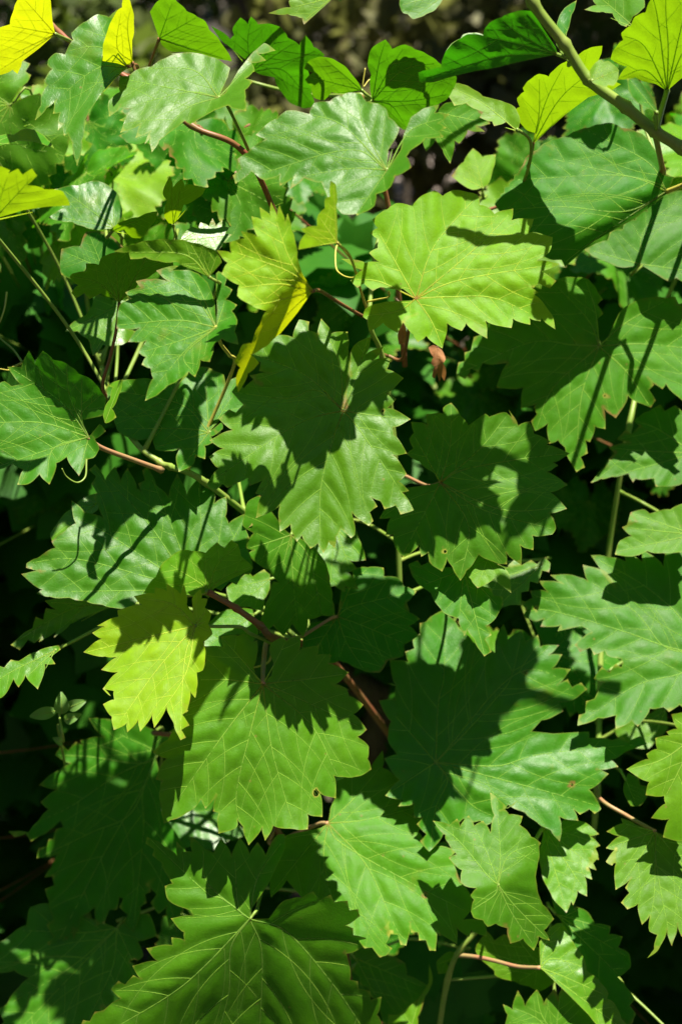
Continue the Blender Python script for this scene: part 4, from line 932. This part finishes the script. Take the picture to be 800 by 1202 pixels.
# ------------------------------------------------------------------ seedling in the shade
sd_base = unproj(77, 950, 1.12)
sd = bpy.data.objects.new('weed_seedling', None); COL.objects.link(sd); sd.location = (sd_base.x, sd_base.y + .02, 0.0)
tag(sd, 'small seedling with oval leaves in the dark gap on the left', 'seedling')
SB = Vector(sd.location)
D = 1.02
W = catmull([tuple(SB), (SB.x + .02, SB.y + .12, .4), tuple(unproj(78, 905, D + .16)), tuple(unproj(75, 870, D)), tuple(unproj(70, 840, D)), tuple(unproj(72, 828, D))], 8)
V, F = tube([Vector(p) - SB for p in W], [.0013 - .0005 * i / len(W) for i in range(len(W))], 7)
link('stem', new_mesh('stem', V, F, 'green'), sd)
def oval(a, b, wdt, d, bend=.004):
    A = unproj(*a, d); Bv = unproj(*b, d - .004)
    ax = Bv - A; L = ax.length; ax.normalize()
    view = (CAM - A).normalized(); side = ax.cross(view).normalized(); up = side.cross(ax)
    V, F = [], []
    n = 12
    for i in range(n + 1):
        u = i / n; w = wdt * (math.sin(math.pi * min(1, u * .94 + .03)) ** .8) * (1.15 - .3 * u)
        c = A + ax * (u * L) + up * (bend * 4 * u * (1 - u))
        for j in (-1, -.5, 0, .5, 1): V.append(c + side * (w * j) + up * (abs(j) ** 1.5 * w * .35) - SB)
        if i:
            for j in range(4): F.append(((i - 1) * 5 + j, (i - 1) * 5 + j + 1, i * 5 + j + 1, i * 5 + j))
    lf = link('leaf', new_mesh('leaf', V, F, 'seedling'), sd)
    V2, F2 = tube([A + ax * (u * L) + up * (bend * 4 * u * (1 - u) + .0002) - SB for u in np.linspace(0, .92, 8)], [.0004 * (1 - u * .7) for u in np.linspace(0, 1, 8)], 5)
    link('midrib', new_mesh('midrib', V2, F2, 'green'), lf)
oval((68, 834), (35, 841), .0045, D)
oval((73, 838), (72, 812), .0055, D)
oval((80, 831), (102, 822), .0042, D)
oval((76, 846), (96, 838), .0040, D + .01)
oval((74, 872), (62, 866), .003, D + .01)

# ------------------------------------------------------------------ ground and the garden behind
def sheet(name, x0, x1, y0, y1, z, mat, nx=1, ny=1, bump=0.0):
    V, F = [], []
    rr = random.Random(3)
    for j in range(ny + 1):
        for i in range(nx + 1):
            V.append((x0 + (x1 - x0) * i / nx, y0 + (y1 - y0) * j / ny, z + rr.uniform(-bump, bump)))
    for j in range(ny):
        for i in range(nx):
            a = j * (nx + 1) + i; F.append((a, a + 1, a + nx + 2, a + nx + 1))
    o = link(name, new_mesh(name, V, F, mat)); tag(o, kind='structure'); return o
sheet('ground', -150, 150, -20, 280, 0.0, 'soil', 60, 60, 0.0)
path = sheet('path', -.35, 1.9, 9.4, 12.4, 0.012, 'paving')
for j in range(6):
    for i in range(2):
        w, h = .88, .46
        x0 = -.3 + i * .9 + (j % 2) * .4; y0 = 9.5 + j * .48
        V = [(x, y, z) for z in (0.0, .05) for x, y in ((0, 0), (w, 0), (w, h), (0, h))]
        F = [(4, 5, 6, 7), (0, 1, 5, 4), (1, 2, 6, 5), (2, 3, 7, 6), (3, 0, 4, 7)]
        if i == 0 and j == 0: slab_me = new_mesh('slab', V, F, 'paving', False)
        link('slab', slab_me, path, (x0, y0, .014))

def plant(name, label, cat, group, pos, trunk_h, trunk_r, crown_c, crown_r, n, leafsz, mat, seed):
    rr = random.Random(seed)
    root = bpy.data.objects.new(name, None); COL.objects.link(root); root.location = pos
    tag(root, label, cat, group)
    top = Vector((crown_c[0], crown_c[1], crown_c[2]))
    tv, tf = [], []
    def add(path, r0, r1):
        V, F = tube(path, [r0 + (r1 - r0) * i / (len(path) - 1) for i in range(len(path))], 9)
        b = len(tv); tv.extend(V); tf.extend([tuple(b + q for q in f) for f in F])
    add([Vector((0, 0, -.05)), Vector((rr.uniform(-.05, .05), 0, trunk_h * .5)), Vector((rr.uniform(-.08, .08), rr.uniform(-.05, .05), trunk_h)), top], trunk_r, trunk_r * .4)
    cl = []
    for k in range(26):
        th = rr.uniform(0, 6.283); ph = math.acos(rr.uniform(-.9, 1)); ra = rr.uniform(.55, 1.0)
        c = top + Vector((crown_r[0] * math.sin(ph) * math.cos(th) * ra, crown_r[1] * math.sin(ph) * math.sin(th) * ra, crown_r[2] * math.cos(ph) * ra))
        cl.append((c, rr.uniform(.22, .45)))
        if k < 12: 
            b0 = Vector((0, 0, trunk_h * rr.uniform(.5, 1)))
            add([b0, b0.lerp(c, .5) + Vector((0, 0, .05)), c], trunk_r * .35, trunk_r * .06)
    link('trunk', new_mesh('trunk', tv, tf, 'tree_bark'), root)
    V, F = [], []
    mr = min(crown_r)
    for i in range(n):
        c, s = rr.choice(cl)
        v = Vector((rr.gauss(0, 1), rr.gauss(0, 1), rr.gauss(0, 1))).normalized() * (rr.random() ** .5) * s * mr * 1.3
        p = c + v
        a = Vector((rr.gauss(0, 1), rr.gauss(0, 1), rr.gauss(-.4, .7))).normalized(); b = a.cross(Vector((rr.gauss(0, 1), rr.gauss(0, 1), rr.gauss(0, 1)))).normalized()
        L = leafsz * rr.uniform(.7, 1.3); w = L * .28; k = len(V)
        V += [p, p + a * L * .5 + b * w, p + a * L, p + a * L * .5 - b * w]
        F.append((k, k + 1, k + 2, k + 3))
    link('crown', new_mesh('crown', V, F, mat, False), root)
    return root
plant('garden_shrub', 'blurred olive shrub in the dark behind the vine at the top centre', 'shrub', 'shrubs behind the vine', (.25, 5.2, 0), .5, .05, (0, 0, 1.05), (.75, .6, .65), 2600, .11, 'olive_leaf', 1)
plant('garden_shrub', 'blurred dusky shrub behind the vine at the top right', 'shrub', 'shrubs behind the vine', (1.25, 4.6, 0), .5, .05, (0, 0, 1.0), (.65, .5, .6), 2200, .10, 'tree_leaf', 2)
plant('garden_shrub', 'blurred low shrub behind the vine at the top left', 'shrub', 'shrubs behind the vine', (-1.2, 4.6, 0), .4, .05, (0, 0, 1.0), (.8, .5, .7), 4200, .10, 'tree_leaf', 3)
plant('garden_tree', 'dark tree shading the garden behind the olive shrub', 'tree', 'trees behind the vine', (-.35, 7.4, 0), 2.0, .20, (0, 0, 3.1), (2.1, 1.9, 1.3), 5200, .20, 'tree_leaf', 4)  # high crowns out of view, shaped to shade the ground below
plant('garden_tree', 'dark tree shading the garden behind the top right leaves', 'tree', 'trees behind the vine', (2.6, 7.0, 0), 2.0, .18, (0, 0, 3.0), (2.0, 1.8, 1.3), 5200, .20, 'tree_leaf', 5)
plant('garden_tree', 'dark tree shading the garden behind the top left leaves', 'tree', 'trees behind the vine', (-3.0, 6.6, 0), 2.0, .18, (0, 0, 3.0), (2.0, 1.8, 1.3), 5200, .20, 'tree_leaf', 6)
plant('garden_tree', 'nearest unseen tree added to shade the ground behind the vine on the left', 'tree', 'trees behind the vine', (-1.9, 3.7, 0), 1.9, .13, (.1, 0, 3.0), (1.5, 1.5, .9), 6500, .20, 'tree_leaf', 7)  # this tree and the next are unseen, added to darken the ground
plant('garden_tree', 'nearest unseen tree added to shade the ground behind the vine on the right', 'tree', 'trees behind the vine', (1.9, 4.0, 0), 1.9, .13, (0, 0, 3.0), (1.4, 1.5, .9), 6500, .20, 'tree_leaf', 8)
plant('garden_shrub', 'dark low shrub behind the hanging pale leaf at the top left', 'shrub', 'shrubs behind the vine', (-.62, 3.2, 0), .3, .04, (0, 0, .95), (.45, .4, .5), 3000, .08, 'tree_leaf', 9)
plant('garden_shrub', 'dark low shrub right of the olive shrub', 'shrub', 'shrubs behind the vine', (.9, 3.3, 0), .3, .04, (0, 0, .8), (.4, .4, .5), 2000, .09, 'tree_leaf', 10)
for k, (x, y) in enumerate(((-5.5, 15), (-2.6, 16), (.2, 15.2), (3.0, 16.3), (5.8, 15))):
    plant('garden_tree', ['tall far tree standing furthest left beyond the path', 'tall far tree left of the middle beyond the path', 'tall far tree in the middle beyond the path', 'tall far tree right of the middle beyond the path', 'tall far tree standing furthest right beyond the path'][k], 'tree', 'far trees beyond the path', (x, y, 0), 1.2, .2, (0, 0, 2.4), (2.0, 1.6, 2.2), 5000, .26, 'tree_leaf', 20 + k)

for k, (x, y) in enumerate(((-3.6, -.8), (3.7, -.6), (-1.9, -4.2), (2.2, -4.4), (-5.0, 3.2), (5.0, 3.0))):  # unseen trees added to block part of the sky light
    plant('garden_tree', ['unseen tree added to screen the sky left of the viewer', 'unseen tree added to screen the sky right of the viewer', 'unseen tree added to screen the sky behind the viewer on the left', 'unseen tree added to screen the sky behind the viewer on the right', 'unseen tree added to screen the sky beyond the left edge', 'unseen tree added to screen the sky beyond the right edge'][k], 'tree', 'added trees screening the sky', (x, y, 0), 1.8, .2, (0, 0, 3.9), (1.9, 1.9, 2.6), 4200, .30, 'tree_leaf', 40 + k)
